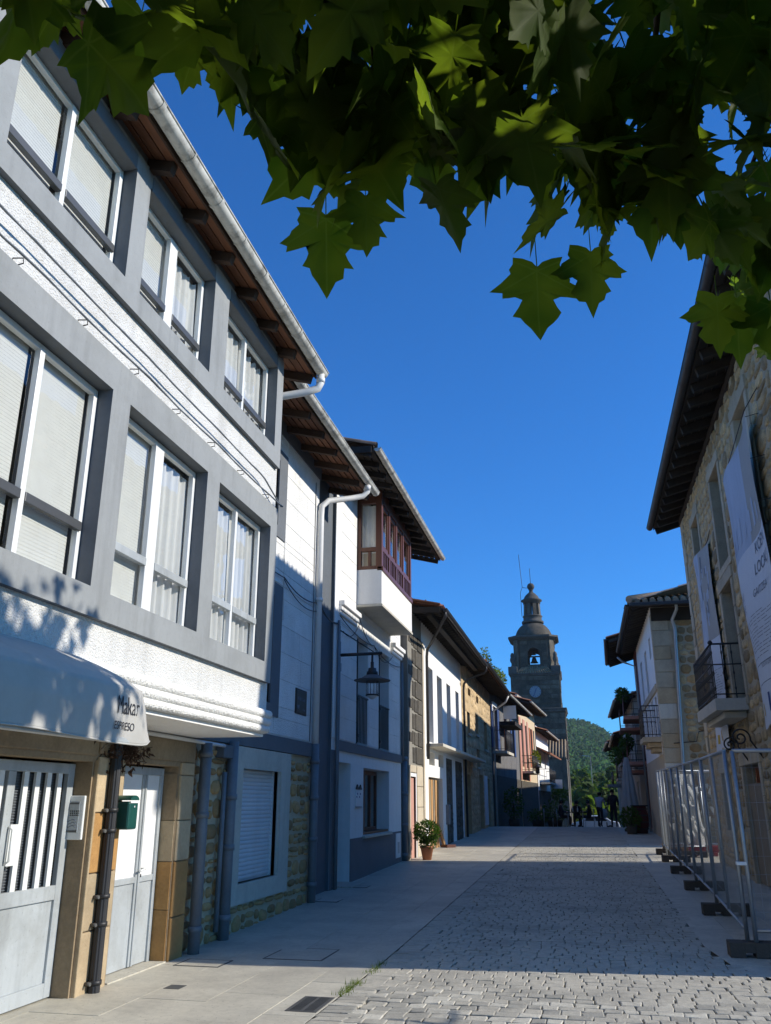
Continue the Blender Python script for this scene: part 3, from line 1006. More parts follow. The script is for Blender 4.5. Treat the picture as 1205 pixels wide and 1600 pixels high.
# grey pipes and the rubble strip at the far end
for (yy, r, zt, zb) in ((9.72, .068, 2.26, -.02),):
    p = MB().tube([(XG + .07, yy, zb), (XG + .07, yy, zt)], r, 14).build('drainpipe', h1, 'pipe')
    for z in (.22, 1.42, 2.1):
        MB().tube([(XG + .07, yy, z), (XG + .07, yy, z + .06)], r + .012, 14).build('collar', p, 'pipe')
MB().tube([(XG + .05, 7.85, 2.275), (XG + .06, 9.75, 2.262), (XG + .05, 10.3, 2.262)], .022, 8).build('conduit', h1, 'pvc')
# roof
eave(h1, X1, 1, .32, 7.12, .30, Y0, 9.93, 4.2, sp=.66, boards=4, gr=.078, tile='oldtile')
part_box('wall_plate', h1, 'dkgrey', X1 - .02, X1 + .03, Y0, Y1 - .02, 7.10, 7.26)
dp = [(X1 + .42, 9.86, 7.12), (X1 + .42, 9.86, 6.99), (X1 + .39, 9.84, 6.90), (X1 + .24, 9.80, 6.84), (X1 - .1, 9.66, 6.74), (X1 - .4, 9.54, 6.66), (X1 - .6, 9.54, 6.6)]
MB().tube(dp, .052, 12).build('gutter_outlet', h1, 'pvc')
MB().tube([dp[1], (dp[1][0], dp[1][1], 7.06)], .06, 12).build('outlet_collar', h1, 'pvc')

# awning with its valance
aw = thing('awning', 'beige canvas shop awning with a dark monogram along the near white house', 'awning', (X1, 4, 2.4))
def aw_prof(v):   # from the wall outwards and down
    pts = [(X1 + .03, 2.60), (X1 + .22, 2.52), (X1 + .42, 2.42), (X1 + .50, 2.35), (X1 + .52, 2.20), (X1 + .515, 2.06), (X1 + .51, 1.985)]
    t = v * (len(pts) - 1); i = min(int(t), len(pts) - 2); f = t - i
    return (pts[i][0] + (pts[i + 1][0] - pts[i][0]) * f, pts[i][1] + (pts[i + 1][1] - pts[i][1]) * f)
AE = 5.80
def aw_fn(u, v):
    y = -.5 + (AE + .5) * u
    x, z = aw_prof(v)
    e = max(0, (u - .975) / .025)
    wob = .010 * math.sin(y * 3.1 + 1) * max(0, v - .5) * 2 + .006 * math.sin(y * 9)
    z2 = z - .012 * math.sin(y * 2.6) * (v > .6) * v + e * e * .035 * (v > .5)
    return (x + wob - e * e * .03, y - (1 - v) * .35 * (1 if u > .999 else u ** 8), z2)
a1 = MB().grid(aw_fn, 160, 30).build('canvas', aw, 'awn')
sd = a1.modifiers.new('Solid', 'SOLIDIFY'); sd.thickness = .004
hem = MB().tube([aw_fn(k / 80, 1.0) for k in range(81)], .006, 6)
hem.build('hem', aw, 'awn')
for k in range(4):
    yy = .5 + k * 1.7
    MB().beam((X1 - .5, yy, 2.25), (X1 + .48, yy, 2.10), .03, .03).build('folding_arm', aw, 'alu2')
part_box('front_bar', aw, 'alu2', X1 + .42, X1 + .50, -.5, AE - .06, 1.975, 2.02, .01)
def vf(y0, z0, sx, sz):       # print lying on the valance
    zs_ = [2.35, 2.20, 2.06, 1.985]
    def fn(x, y):
        yy, zz = y0 + x * sx, z0 + y * sz
        v = .5
        for i in range(3):
            if zs_[i + 1] <= zz <= zs_[i]: v = (3 + i + (zs_[i] - zz) / (zs_[i] - zs_[i + 1])) / 6
        p = aw_fn((yy + .5) / (AE + .5), v)
        return (p[0] + .007, yy, zz)
    return fn
lettering(aw, 'Makar', .15, vf(5.26, 2.165, .78, 1.15), 'ink', 'monogram')
lettering(aw, 'ESPRESO', .075, vf(5.24, 2.06, .95, 1.0), 'ink', 'lettering')

# post box, dry vine, cables
mb_ = thing('mailbox', 'dark green metal letter box hung on the pier beside the aluminium door', 'mailbox', (XG + .03, 7.84, 1.34))
xm = XG + .03
def mbody(u, v):
    t = PI * u
    return (xm + .0 + .17 * v, 7.865 - .085 * math.cos(t), 1.61 + .045 * math.sin(t))
part_box('body', mb_, 'green', xm, xm + .165, 7.775, 7.955, 1.345, 1.60, .02)
md = MB().grid(mbody, 12, 1)
md.add([mbody(k / 12, 1) for k in range(13)], [tuple(range(13))]); md.add([mbody(k / 12, 0) for k in range(13)], [tuple(range(13))])
md.build('lid', mb_, 'green')
part_box('slot', mb_, 'white', xm + .165, xm + .169, 7.79, 7.94, 1.585, 1.60)
part_box('lock', mb_, 'alu', xm + .165, xm + .171, 7.86, 7.875, 1.545, 1.56)

dv = MB(); rnd = random.Random(8)
for k in range(420):
    c = (XG + .09 + rnd.gauss(0, .05), 7.74 + rnd.gauss(0, .14) + (.14 if rnd.random() < .4 else 0), 2.08 + rnd.gauss(0, .09))
    a, b = rnd.uniform(0, 6.3), rnd.uniform(-.8, 1.2)
    l = rnd.uniform(.03, .10)
    d = (l * math.cos(a) * math.cos(b), l * math.sin(a) * math.cos(b), -l * math.sin(b))
    s_ = rnd.uniform(.006, .02)
    dv.add([c, (c[0] + d[0] * .5 + s_, c[1] + d[1] * .5, c[2] + d[2] * .5 + s_), (c[0] + d[0], c[1] + d[1], c[2] + d[2]), (c[0] + d[0] * .5 - s_, c[1] + d[1] * .5, c[2] + d[2] * .5)], [(0, 1, 2, 3)])
for k in range(26):
    a = rnd.uniform(0, 6.3)
    p = Vector((XG + .09, 7.74, 2.2))
    pts = [p]
    for i in range(4):
        p = p + Vector((rnd.gauss(.01, .03), rnd.gauss(.02, .07), rnd.uniform(-.10, .02))); pts.append(p)
    dv.tube(pts, .004, 4)
tag(dv.build('dry_vine', None, 'dry'), 'brown dried creeper tangled on top of the black drainpipe', 'plant')

cb = thing('cable_bundle', 'sagging pair of black cables tacked along the near white house front', 'cable', (X1 + .06, 6, 5.15))
rnd = random.Random(4)
for j in range(4):
    pts = []
    for k in range(60):
        y = .5 + 8.95 * k / 59
        sag = .25 * abs(math.sin(y * 2.05 + .4))
        z = (5.30 if j < 2 else 5.10) - (.02 + .02 * j) * sag - .010 * (y - 4) * (1 if j < 2 else .3) + rnd.gauss(0, .002)
        if y > 8.8: z += (5.09 - z) * (y - 8.8) / .65
        pts.append((X1 + .055 + .008 * j + .02 * (sag < .25), y, z))
    MB().tube(pts, .008 if j % 2 else .006, 6).build('cable', cb, 'pipe')
for k in range(11):
    y = 1.0 + k * .8
    MB().tube([(X1 + .0, y, 5.10), (X1 + .075, y + .01, 5.095), (X1 + .075, y + .02, 5.06), (X1, y + .02, 5.05)], .005, 5).build('clip', cb, 'black')

# ================================================================ HOUSE 2: white panelled house with the roller shutter
X2 = -4.50
h2 = thing('town_house', 'white panelled house with a closed roller shutter and a stone footing', 'house', (X2, 12.5, 0), 'terraced houses on the left of the street')
Y2a, Y2b = 9.57, 14.36
sh = (11.15, 12.68, .58, 2.02)
w = MB()
w.wall(X2 - .03, 1, Y2a, Y2b, -.3, 2.36, [sh], .14, 0)
w.shell(X2 - .03, 1, 5, Y2a, Y2b, -.3, 7.75)
w.build('ground_wall', h2, 'mortar')
rubble(h2, X2 - .028, 1, Y2a + .02, 14.25, -.02, .33, .26, .17, [], 'rubble', 120, .03, .03, seed=20, near=9)
rubble(h2, X2 - .028, 1, Y2a + .02, 14.25, .34, 2.24, .27, .19, [(10.93, 13.12, .33, 2.6)], 'rubble', 180, .03, .035, seed=21, near=9)
fr = MB().wall(X2 + .03, 1, 10.94, 13.11, .34, 2.30, [sh], .16)
fr.quad((X2 + .03, 10.94, .34), (X2 - .05, 10.94, .34), (X2 - .05, 10.94, 2.30), (X2 + .03, 10.94, 2.30))
fr.quad((X2 + .03, 13.11, .34), (X2 - .05, 13.11, .34), (X2 - .05, 13.11, 2.30), (X2 + .03, 13.11, 2.30))
fr.quad((X2 + .03, 10.94, .34), (X2 + .03, 13.11, .34), (X2 - .05, 13.11, .34), (X2 - .05, 10.94, .34))
fr.build('shutter_surround', h2, 'ctrim')
shu = MB().box(X2 - .15, X2 - .12, 11.10, 12.72, .56, 2.04).build('roller_shutter', h2, 'shut')
zz = .60
sm = MB()
pr = [(0, 0), (.010, .006), (.014, .026), (.010, .046), (0, .052)]
for (a, b), (c, d) in zip(pr, pr[1:]):
    sm.quad((a, -.745, b), (a, .745, b), (c, .745, d), (c, -.745, d))
slat2 = mesh_of(sm, 'shutter_slat', 'shut')
while zz < 2.0:
    piece('shutter_slat', slat2, shu, (X2 - .118, 11.915, zz)); zz += .055
part_box('shutter_guide', shu, 'pvc', X2 - .12, X2 - .085, 12.66, 12.682, .58, 2.02)
part_box('grey_band', h2, 'reveal', X2 - .02, X2 + .035, Y2a, 14.24, 2.31, 2.53, .006)
uw = [(11.0, 12.05, 2.98, 4.62), (11.0, 12.05, 5.75, 6.85)]
w = MB()
w.wall(X2, 1, Y2a, 14.30, 2.53, 7.75, uw, .2)
w.build('upper_wall', h2, 'stucco2')
panels(h2, X2, 1, 9.6, 14.13, 2.55, 7.35, .42, 1.9, [(10.6, 12.45, 2.80, 4.85), (10.6, 12.45, 5.6, 7.35)], 'stucco2', seed=31)
for q in uw:
    t = MB().wall(X2 + .03, 1, q[0] - .38, q[1] + .38, q[2] - .18, q[3] + .2, [q], .2)
    for yy in (q[0] - .38, q[1] + .38):
        t.quad((X2 + .03, yy, q[2] - .18), (X2, yy, q[2] - .18), (X2, yy, q[3] + .2), (X2 + .03, yy, q[3] + .2))
    t.build('window_surround', h2, 'reveal')
    panes(h2, X2 - .1, 1, q[0], q[1], q[2], q[3], 0, .05, 'brown', (None, None))
p = MB().tube([(X2 + .70 + .09, 14.9, 7.40), (X2 + .78, 14.9, 7.28), (X2 + .70, 14.86, 7.18), (X2 + .5, 14.72, 7.10), (X2 + .18, 14.3, 6.93), (X2 + .08, 14.22, 6.80), (X2 + .075, 14.20, 6.6), (X2 + .075, 14.20, 2.50)], .055, 14).build('drainpipe', h2, 'pvc')
MB().tube([(X2 + .075, 14.20, 4.98), (X2 + .075, 14.20, 5.05)], .068, 14).build('collar', p, 'pvc')
MB().tube([(X2 + .77, 14.88, 7.30), (X2 + .79, 14.9, 7.40)], .064, 14).build('collar', p, 'pvc')
p = MB().tube([(X2 + .075, 14.20, -.02), (X2 + .075, 14.20, 2.52)], .068, 14).build('drainpipe', h2, 'pipe')
for z in (.30, .98, 1.62, 2.2):
    MB().tube([(X2 + .075, 14.20, z), (X2 + .075, 14.20, z + .07)], .080, 14).build('collar', p, 'pipe')
p = MB().tube([(X2 + .07, 10.66, -.02), (X2 + .07, 10.66, 2.34)], .072, 14).build('drainpipe', h2, 'pipe')
for z in (.22, 1.02, 1.62):
    MB().tube([(X2 + .07, 10.66, z), (X2 + .07, 10.66, z + .07)], .084, 14).build('collar', p, 'pipe')
MB().tube([(X2 + .05, 10.47, .12), (X2 + .05, 10.47, 1.95)], .032, 10).build('drainpipe', h2, 'pipe')
part_box('junction_box', h2, 'dkgrey', X2 - .02, X2 + .10, 10.30, 10.62, 2.12, 2.28, .01)
eave(h2, X2, 1, .70, 7.42, .27, 9.98, 15.5, 4.5, sp=.72, boards=7, gr=.075, tile='oldtile')
part_box('eave_frieze', h2, 'dkgrey', X2 - .02, X2 + .02, 9.6, 14.34, 7.36, 7.62)

sgn = thing('street_sign', 'small dark enamel street sign on the white panelled house', 'sign', (X2 + .02, 13.53, 3.15))
part_box('plate', sgn, 'signg', X2 + .012, X2 + .032, 13.27, 13.79, 2.965, 3.33, .008)
part_box('rim', sgn, 'black', X2 + .010, X2 + .026, 13.245, 13.815, 2.945, 3.35)
for (a, b, c, d) in ((13.33, 13.37, 3.17, 3.22), (13.39, 13.41, 3.165, 3.225), (13.43, 13.47, 3.16, 3.22), (13.49, 13.51, 3.165, 3.22), (13.57, 13.59, 3.16, 3.22), (13.60, 13.64, 3.165, 3.19), (13.66, 13.70, 3.16, 3.21), (13.60, 13.63, 3.015, 3.05), (13.65, 13.72, 3.01, 3.035)):
    part_box('white_mark', sgn, 'inkgrey', X2 + .032, X2 + .034, a, b, c, d)
MB().lathe((X2 + .033, 13.33, 3.045), [(.03, -.04), (.03, .035)], 8).build('crest', sgn, 'inkgrey')

# ================================================================ HOUSE 3: white house with the brown glazed bay
X3 = -4.60
h3 = thing('town_house', 'white house with a brown glazed wooden bay and a grey plinth', 'house', (X3, 19, .15), 'terraced houses on the left of the street')
Y3a, Y3b = 15.76, 22.2
dk = MB()
dk.wall(X3 - .06, 1, 14.36, Y3a, -.3, 7.9, (), .1)
dk.quad((X3 - .06, Y3a, -.3), (X3, Y3a, -.3), (X3, Y3a, 7.9), (X3 - .06, Y3a, 7.9))
dk.build('grey_party_wall', h3, 'dkgrey')
dr3 = (16.28, 17.20, .0, 2.32, .35); wi3 = (18.26, 20.78, .93, 2.28, .38)
f1 = (17.55, 18.55, 2.72, 4.98, .30); f2 = (19.62, 20.72, 2.72, 5.02, .30)
w = MB()
w.wall(X3, 1, Y3a, Y3b, -.2, 8.4, [dr3, wi3, f1, f2], .3)
w.shell(X3, 1, 5, 14.36, Y3b, -.2, 8.4)
w.build('wall', h3, 'plaster')
panels(h3, X3, 1, 16.2, Y3b - .25, 2.74, 7.9, .42, 2.1, [(f1[0], f1[1], 2.7, 4.98), (f2[0], f2[1], 2.7, 5.02), (16.0, Y3b, 5.14, 5.46), (17.45, 20.95, 5.5, 8.3)], 'stucco2', seed=41)
part_box('quoin_strip', h3, 'plaster', X3 - .01, X3 + .02, Y3a, 16.19, 2.74, 7.9)
part_box('grey_band', h3, 'reveal', X3 - .02, X3 + .04, Y3a + .3, Y3b, 2.53, 2.72, .006)
for (a, b) in ((17.205, 18.30), (18.30, 20.75), (20.75, Y3b)):
    part_box('plinth', h3, 'reveal', X3 - .02, X3 + .012, a + .001, b - .001, -.1, .90)
pl = MB().box(X3 - .345, X3 - .005, 17.205, 17.215, -.1, .9); pl.build('plinth', h3, 'reveal')
part_box('grey_strip', h3, 'reveal', X3 - .01, X3 + .014, Y3a + .01, 16.27, -.1, 2.52)
part_box('door_leaf', h3, 'brown', X3 - .38, X3 - .33, 16.28, 17.2, .05, 2.3, .005)
part_box('doorstep', h3, 'slab', X3 - .35, X3 + .30, 16.25, 17.25, .06, .125, .01)
# ground window
fw = MB()
xw = X3 - .33
fw.box(xw - .04, xw + .03, 18.27, 18.35, .95, 2.27); fw.box(xw - .04, xw + .03, 20.69, 20.77, .95, 2.27); fw.box(xw - .04, xw + .03, 18.35, 20.69, 2.18, 2.27); fw.box(xw - .04, xw + .03, 18.35, 20.69, .95, 1.05)
fw.box(xw - .04, xw + .04, 19.42, 19.56, 1.05, 2.18); fw.box(xw - .04, xw + .035, 18.80, 18.86, 1.05, 2.18); fw.box(xw - .04, xw + .035, 20.1, 20.16, 1.05, 2.18)
fo = fw.build('window', h3, 'brown', bevel=.005)
for a, b in ((18.35, 18.80), (18.86, 19.42), (19.56, 20.1), (20.16, 20.69)):
    MB().quad((xw, a, 1.05), (xw, b, 1.05), (xw, b, 2.18), (xw, a, 2.18)).build('pane', fo, 'glass')
MB().quad((xw - .4, 18, .7), (xw - .4, 21, .7), (xw - .4, 21, 2.5), (xw - .4, 18, 2.5)).build('room_back', fo, 'dark')
part_box('inner_sill', fo, 'brown', X3 - .34, X3 - .02, 18.27, 20.77, .935, .985, .006)
part_box('sill', h3, 'ctrim', X3 - .02, X3 + .07, 18.2, 20.84, .87, .925, .008)
for q in (f1, f2):   # narrow french windows with folded back shutters
    fm = MB()
    xw = X3 - .26
    fm.box(xw - .03, xw + .03, q[0] + .01, q[0] + .09, q[2] + .01, q[3] - .01); fm.box(xw - .03, xw + .03, q[1] - .09, q[1] - .01, q[2] + .01, q[3] - .01)
    fm.box(xw - .03, xw + .03, q[0] + .09, q[1] - .09, q[3] - .1, q[3] - .01); fm.box(xw - .03, xw + .04, (q[0] + q[1]) / 2 - .05, (q[0] + q[1]) / 2 + .05, q[2] + .01, q[3] - .1)
    o = fm.build('french_window', h3, 'brown', bevel=.004)
    MB().quad((xw, q[0] + .09, q[2]), (xw, q[1] - .09, q[2]), (xw, q[1] - .09, q[3] - .1), (xw, q[0] + .09, q[3] - .1)).build('pane', o, 'glass')
    MB().quad((xw - .4, q[0] - .2, q[2]), (xw - .4, q[1] + .2, q[2]), (xw - .4, q[1] + .2, q[3]), (xw - .4, q[0] - .2, q[3])).build('room_back', o, 'dark')
    part_box('iron_rail', o, 'black', X3 - .01, X3 + .03, q[0] + .02, q[0] + .05, q[2] + .02, q[3] - .05)
    part_box('iron_rail', o, 'black', X3 - .01, X3 + .03, q[0] + .05, q[1] - .01, q[2] + 1.0, q[2] + 1.03)
    for z in (q[2] + .15, q[2] + .9):
        part_box('hinge', o, 'black', X3 - .04, X3 + .05, q[0] + .02, q[0] + .10, z, z + .06)
    z = q[0] + .15
    while z < q[1] - .03:
        part_box('iron_bar', o, 'black', X3 + .004, X3 + .02, z, z + .016, q[2] + .05, q[2] + 1.0); z += .12
# string course, in two lengths either side of the bay
for (a, b) in ((16.05, 17.44), (20.98, Y3b + .03)):
    c = MB()
    for (z0, z1, e) in ((5.16, 5.24, .05), (5.24, 5.34, .085), (5.34, 5.44, .14)):
        c.box(X3 - .02, X3 + e, a, b, z0, z1 - .0015)
    c.build('cornice', h3, 'plaster', bevel=.012)
# bay: rendered box below, wooden glazing above
XO = -4.03
YA, YB = 17.5, 20.92
bay = MB().box(X3 - .0, XO, YA, YB, 5.66, 6.44).build('bay_base', h3, 'plaster', bevel=.01)
part_box('bay_soffit', h3, 'ctrim', X3 - .01, XO + .02, YA - .02, YB + .02, 5.60, 5.655, .006)
bw = MB()
for yy in (YA, YB - .14):
    bw.box(XO - .14, XO - .0, yy, yy + .14, 6.44, 8.28)
for yy in (YA + .86, YA + 1.64, YA + 2.44):
    bw.box(XO - .10, XO - .005, yy - .06, yy + .06, 6.44, 8.28)
bw.box(XO - .11, XO + .03, YA + .0, YB, 6.40, 6.50); bw.box(XO - .10, XO - .002, YA + .14, YB - .14, 6.88, 6.97); bw.box(XO - .10, XO + .01, YA + .14, YB - .14, 8.0, 8.28)
for yy in (YA, YB - .1):   # side frames
    bw.box(X3, X3 + .10, yy, yy + .1, 6.44, 8.28); bw.box(X3 + .1, XO - .14, yy, yy + .1, 6.44, 6.52); bw.box(X3 + .1, XO - .14, yy, yy + .1, 6.86, 6.95); bw.box(X3 + .1, XO - .14, yy, yy + .1, 7.98, 8.28)
    bw.box((X3 + XO) / 2 - .035, (X3 + XO) / 2 + .035, yy + .02, yy + .08, 6.52, 6.86)
bwo = bw.build('bay_window', h3, 'brown', bevel=.008)
ed = [YA + .14, YA + .80, YA + .92, YA + 1.58, YA + 1.70, YA + 2.38, YA + 2.50, YB - .14]
for a, b in zip(ed[::2], ed[1::2]):
    s = MB()
    for (p_, q_) in ((a, a + .07), (b - .07, b)):
        s.box(XO - .08, XO - .03, p_, q_, 6.97, 8.0)
    s.box(XO - .08, XO - .03, a + .07, b - .07, 6.97, 7.05); s.box(XO - .08, XO - .03, a + .07, b - .07, 7.92, 8.0)
    s.build('casement', bwo, 'brown', bevel=.004)
    MB().quad((XO - .055, a + .07, 7.05), (XO - .055, b - .07, 7.05), (XO - .055, b - .07, 7.92), (XO - .055, a + .07, 7.92)).build('pane', bwo, 'glass')
    MB().quad((XO - .055, a, 6.50), (XO - .055, b, 6.50), (XO - .055, b, 6.88), (XO - .055, a, 6.88)).build('pane', bwo, 'glass')
    y = a + .12
    while y < b - .04:
        part_box('baluster', bwo, 'brown', XO - .04, XO - .015, y, y + .05, 6.50, 6.88); y += .18
    MB().grid(lambda u, v: (XO - .16 + .02 * math.sin(u * 25), a + (b - a) * u, 7.0 + v * 1.0), 24, 1).build('curtain', bwo, 'curtain')
for yy in (YA + .05, YB - .05):
    MB().quad((X3 + .10, yy, 6.52), (XO - .14, yy, 6.52), (XO - .14, yy, 8.0), (X3 + .1, yy, 8.0)).build('pane', bwo, 'glass')
MB().grid(lambda u, v: (X3 + .10 + (XO - X3 - .24) * u, YA + .16 + .012 * math.sin(u * 14), 6.97 + v * 1.0), 16, 1).build('curtain', bwo, 'curtain')
MB().quad((X3 + .10, YA + .2, 6.52), (XO - .14, YA + .2, 6.52), (XO - .14, YA + .2, 6.86), (X3 + .1, YA + .2, 6.86)).build('cream_panel', bwo, 'cream')
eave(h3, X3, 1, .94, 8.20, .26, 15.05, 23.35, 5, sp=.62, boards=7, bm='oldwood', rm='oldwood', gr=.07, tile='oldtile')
part_box('verge_board', h3, 'oldwood', X3 - 1.2, X3 + .92, 15.02, 15.06, 8.16, 8.30)
vt = mesh_of(MB().grid(lambda u, v: (v * .40, .09 * math.cos(PI * u), .09 * math.sin(PI * u)), 8, 1).grid(lambda u, v: (v * .40, .07 * math.cos(PI * u), .07 * math.sin(PI * u)), 8, 1), 'verge_tile', 'oldtile')
for k in range(8):
    piece('verge_tile', vt, h3, (X3 + .62 - .32 * k, 15.10, 8.32 + .26 * (.32 * k + .3)), (0, rad(14), 0))
p = MB().tube([(X3 + .06, 22.32, .2), (X3 + .06, 22.32, 2.7)], .085, 12).build('drainpipe', h3, 'pipe')
for z in (.3, 1.0, 1.75, 2.6):
    MB().tube([(X3 + .06, 22.32, z), (X3 + .06, 22.32, z + .08)], .1, 12).build('collar', p, 'pipe')
MB().tube([(X3 + .05, 22.15, 2.6), (X3 + .05, 22.15, 5.1)], .04, 10).build('drainpipe', h3, 'pipe')
MB().tube([(X3 + .06, 15.95, .05), (X3 + .06, 15.95, 5.0)], .028, 8).build('conduit', h3, 'pipe')
MB().tube([(X3 + .05, 16.08, .05), (X3 + .05, 16.08, 4.6)], .02, 8).build('conduit', h3, 'pipe')
part_box('meter_box', h3, 'plaster', X3 - .0, X3 + .03, 21.45, 21.98, .30, .86, .006)
part_box('meter_door', h3, 'alu2', X3 + .03, X3 + .036, 21.62, 21.82, .40, .66)

pn = thing('wall_plaque', 'little white ceramic plaque with a gabled top beside the ground floor window', 'plaque', (X3 + .01, 17.8, 1.7))
part_box('plate', pn, 'white', X3 + .003, X3 + .022, 17.56, 18.06, 1.50, 1.83, .004)
for a in (17.58, 17.83):
    MB().add([(X3 + .003, a, 1.832), (X3 + .003, a + .22, 1.832), (X3 + .003, a + .11, 1.93), (X3 + .03, a, 1.832), (X3 + .03, a + .22, 1.832), (X3 + .03, a + .11, 1.93)], [(0, 1, 2), (3, 5, 4), (0, 2, 5, 3), (1, 4, 5, 2)]).build('gable', pn, 'black')
for (a, z) in ((17.67, 1.73), (17.90, 1.73), (17.61, 1.67), (17.84, 1.67)):
    part_box('painted_mark', pn, 'navy', X3 + .022, X3 + .025, a, a + .05, z, z + .035)
part_box('shelf', pn, 'inkgrey', X3 + .003, X3 + .04, 17.56, 18.0, 1.485, 1.497)

# wall lantern
la = thing('wall_lantern', 'black bracket street lantern with a wide flat shade on the house with the wooden bay', 'street lamp', (X3, 16.1, 4.4))
XL, YL = -3.98, 16.45
part_box('wall_bar', la, 'black', X3 + .005, X3 + .05, 16.03, 16.12, 4.22, 4.92, .006)
MB().tube([(X3 + .03, 16.08, 4.33), (XL + .17, YL + .1, 4.42)], .032, 10).build('arm', la, 'black')
MB().tube([(X3 + .03, 16.08, 4.84), (XL + .02, YL + .01, 4.44)], .011, 6).build('stay_rod', la, 'black')
MB().lathe((XL, YL, 4.06), [(.022, .34), (.022, .18), (.034, .17), (.034, .06), (.075, .05), (.085, -.01), (.11, -.02), (.115, -.085), (.10, -.09)][::-1], 18).build('lamp_head', la, 'black')
shd = MB().lathe((XL, YL, 3.86), [(.36, .0), (.365, .012), (.22, .055), (.11, .12), (.09, .115), (.2, .042), (.35, .004)], 36).build('shade', la, 'dkgrey')
MB().lathe((XL, YL, 3.60), [(.115, .0), (.115, .28)], 20).build('glass_cylinder', la, 'glass')
for k in range(6):
    t = 2 * PI * k / 6
    MB().tube([(XL + .12 * math.cos(t), YL + .12 * math.sin(t), 3.58), (XL + .12 * math.cos(t), YL + .12 * math.sin(t), 3.88)], .006, 5).build('guard_rod', la, 'black')
MB().lathe((XL, YL, 3.58), [(.13, -.012), (.13, .012)], 20).build('ring', la, 'black')
MB().lathe((XL, YL, 3.50), [(.01, .0), (.06, .02), (.10, .06), (.11, .075)], 18).build('diffuser', la, 'white')
part_box('junction_box', la, 'pipe', X3 + .01, X3 + .07, 16.02, 16.14, 4.02, 4.18, .006)

# cables looping over the three house fronts
cf = thing('facade_cable', 'thin black cables looping below the wooden bay across the white fronts', 'cable', (X3 + .05, 17, 4.9))
def swag(p, q, s, n=14):
    p, q = Vector(p), Vector(q)
    return [p.lerp(q, k / n) + Vector((0, 0, -s * 4 * (k / n) * (1 - k / n))) for k in range(n + 1)]
for (p_, q_, s_, r_) in (((X2 + .05, 9.6, 5.04), (X2 + .04, 12.4, 4.98), .05, .009), ((X2 + .05, 12.4, 4.98), (X2 + .05, 14.15, 4.95), .10, .010), ((X2 + .05, 12.4, 4.95), (X2 + .05, 14.15, 4.80), .14, .008), ((X2 + .06, 14.3, 4.98), (X3 + .04, 16.0, 4.95), .12, .011), ((X2 + .06, 14.3, 4.90), (X3 + .04, 16.0, 4.96), .08, .009),
                        ((X3 + .05, 16.05, 5.12), (X3 + .05, 19.0, 5.0), .10, .010), ((X3 + .05, 17.45, 5.5), (X3 + .05, 19.0, 5.02), .20, .008), ((X3 + .05, 19.0, 5.0), (X3 + .05, 21.9, 4.95), .12, .010), ((X3 + .05, 16.3, 4.85), (X3 + .05, 17.6, 5.25), .18, .008), ((X3 + .05, 19.0, 5.0), (X3 + .05, 21.0, 5.08), .25, .008)):
    MB().tube(swag(p_, q_, s_), r_, 5).build('cable', cf, 'black')
MB().tube([(X2 + .02, 12.43, 6.9), (X2 + .03, 12.44, 5.0), (X2 + .035, 12.46, 4.3)], .007, 5).build('cable', cf, 'pvc')
MB().tube([(X2 + .02, 14.02, 7.2), (X2 + .03, 14.03, 5.0), (X2 + .03, 14.03, 2.55)], .008, 5).build('cable', cf, 'dkgrey')
MB().tube([(X3 + .04, 16.02, 4.95), (X3 + .04, 16.0, 4.6), (X3 + .04, 16.0, 2.7)], .012, 5).build('cable', cf, 'black')

# flower pot by the pink door
pt = thing('potted_shrub', 'round green shrub in a terracotta pot in the sunlight by the pink door', 'potted plant', (-4.05, 22.75, GZ(22.75)))
zb = GZ(22.75)
MB().lathe((-4.05, 22.75, zb), [(.11, 0), (.165, .27), (.18, .27), (.185, .33), (.165, .335), (.15, .30), (.02, .29)], 22).build('pot', pt, 'terracotta')
def leaf_cloud(mb, c, R, n, rnd, l, flat=1.0, shell=.55):
    for _ in range(n):
        while True:
            p = Vector((rnd.uniform(-1, 1), rnd.uniform(-1, 1), rnd.uniform(-1, 1)))
            if shell < p.length < 1: break
        q = Vector(c) + Vector((p.x * R[0], p.y * R[1], p.z * R[2]))
        d = (p + Vector((rnd.gauss(0, .6), rnd.gauss(0, .6), rnd.gauss(.1, .6)))).normalized()
        s = d.cross(Vector((rnd.gauss(0, 1), rnd.gauss(0, 1), rnd.gauss(0, 1)))).normalized()
        ll = l * rnd.uniform(.6, 1.3)
        mb.add([q, q + d * ll * .5 + s * ll * .26, q + d * ll, q + d * ll * .5 - s * ll * .26], [(0, 1, 2, 3)])
rnd = random.Random(2)
mb = MB()
leaf_cloud(mb, (-4.05, 22.75, zb + .66), (.33, .33, .27), 900, rnd, .085, shell=.45)
leaf_cloud(mb, (-4.02, 22.68, zb + .40), (.20, .20, .12), 180, rnd, .08)
mb.build('foliage', pt, 'bush')
st = MB()
for k in range(9):
    a = k * .7
    st.tube([(-4.05, 22.75, zb + .28), (-4.05 + .1 * math.cos(a), 22.75 + .1 * math.sin(a), zb + .5), (-4.05 + .2 * math.cos(a), 22.75 + .2 * math.sin(a), zb + .72)], .009, 5)
st.build('stem', pt, 'twig')

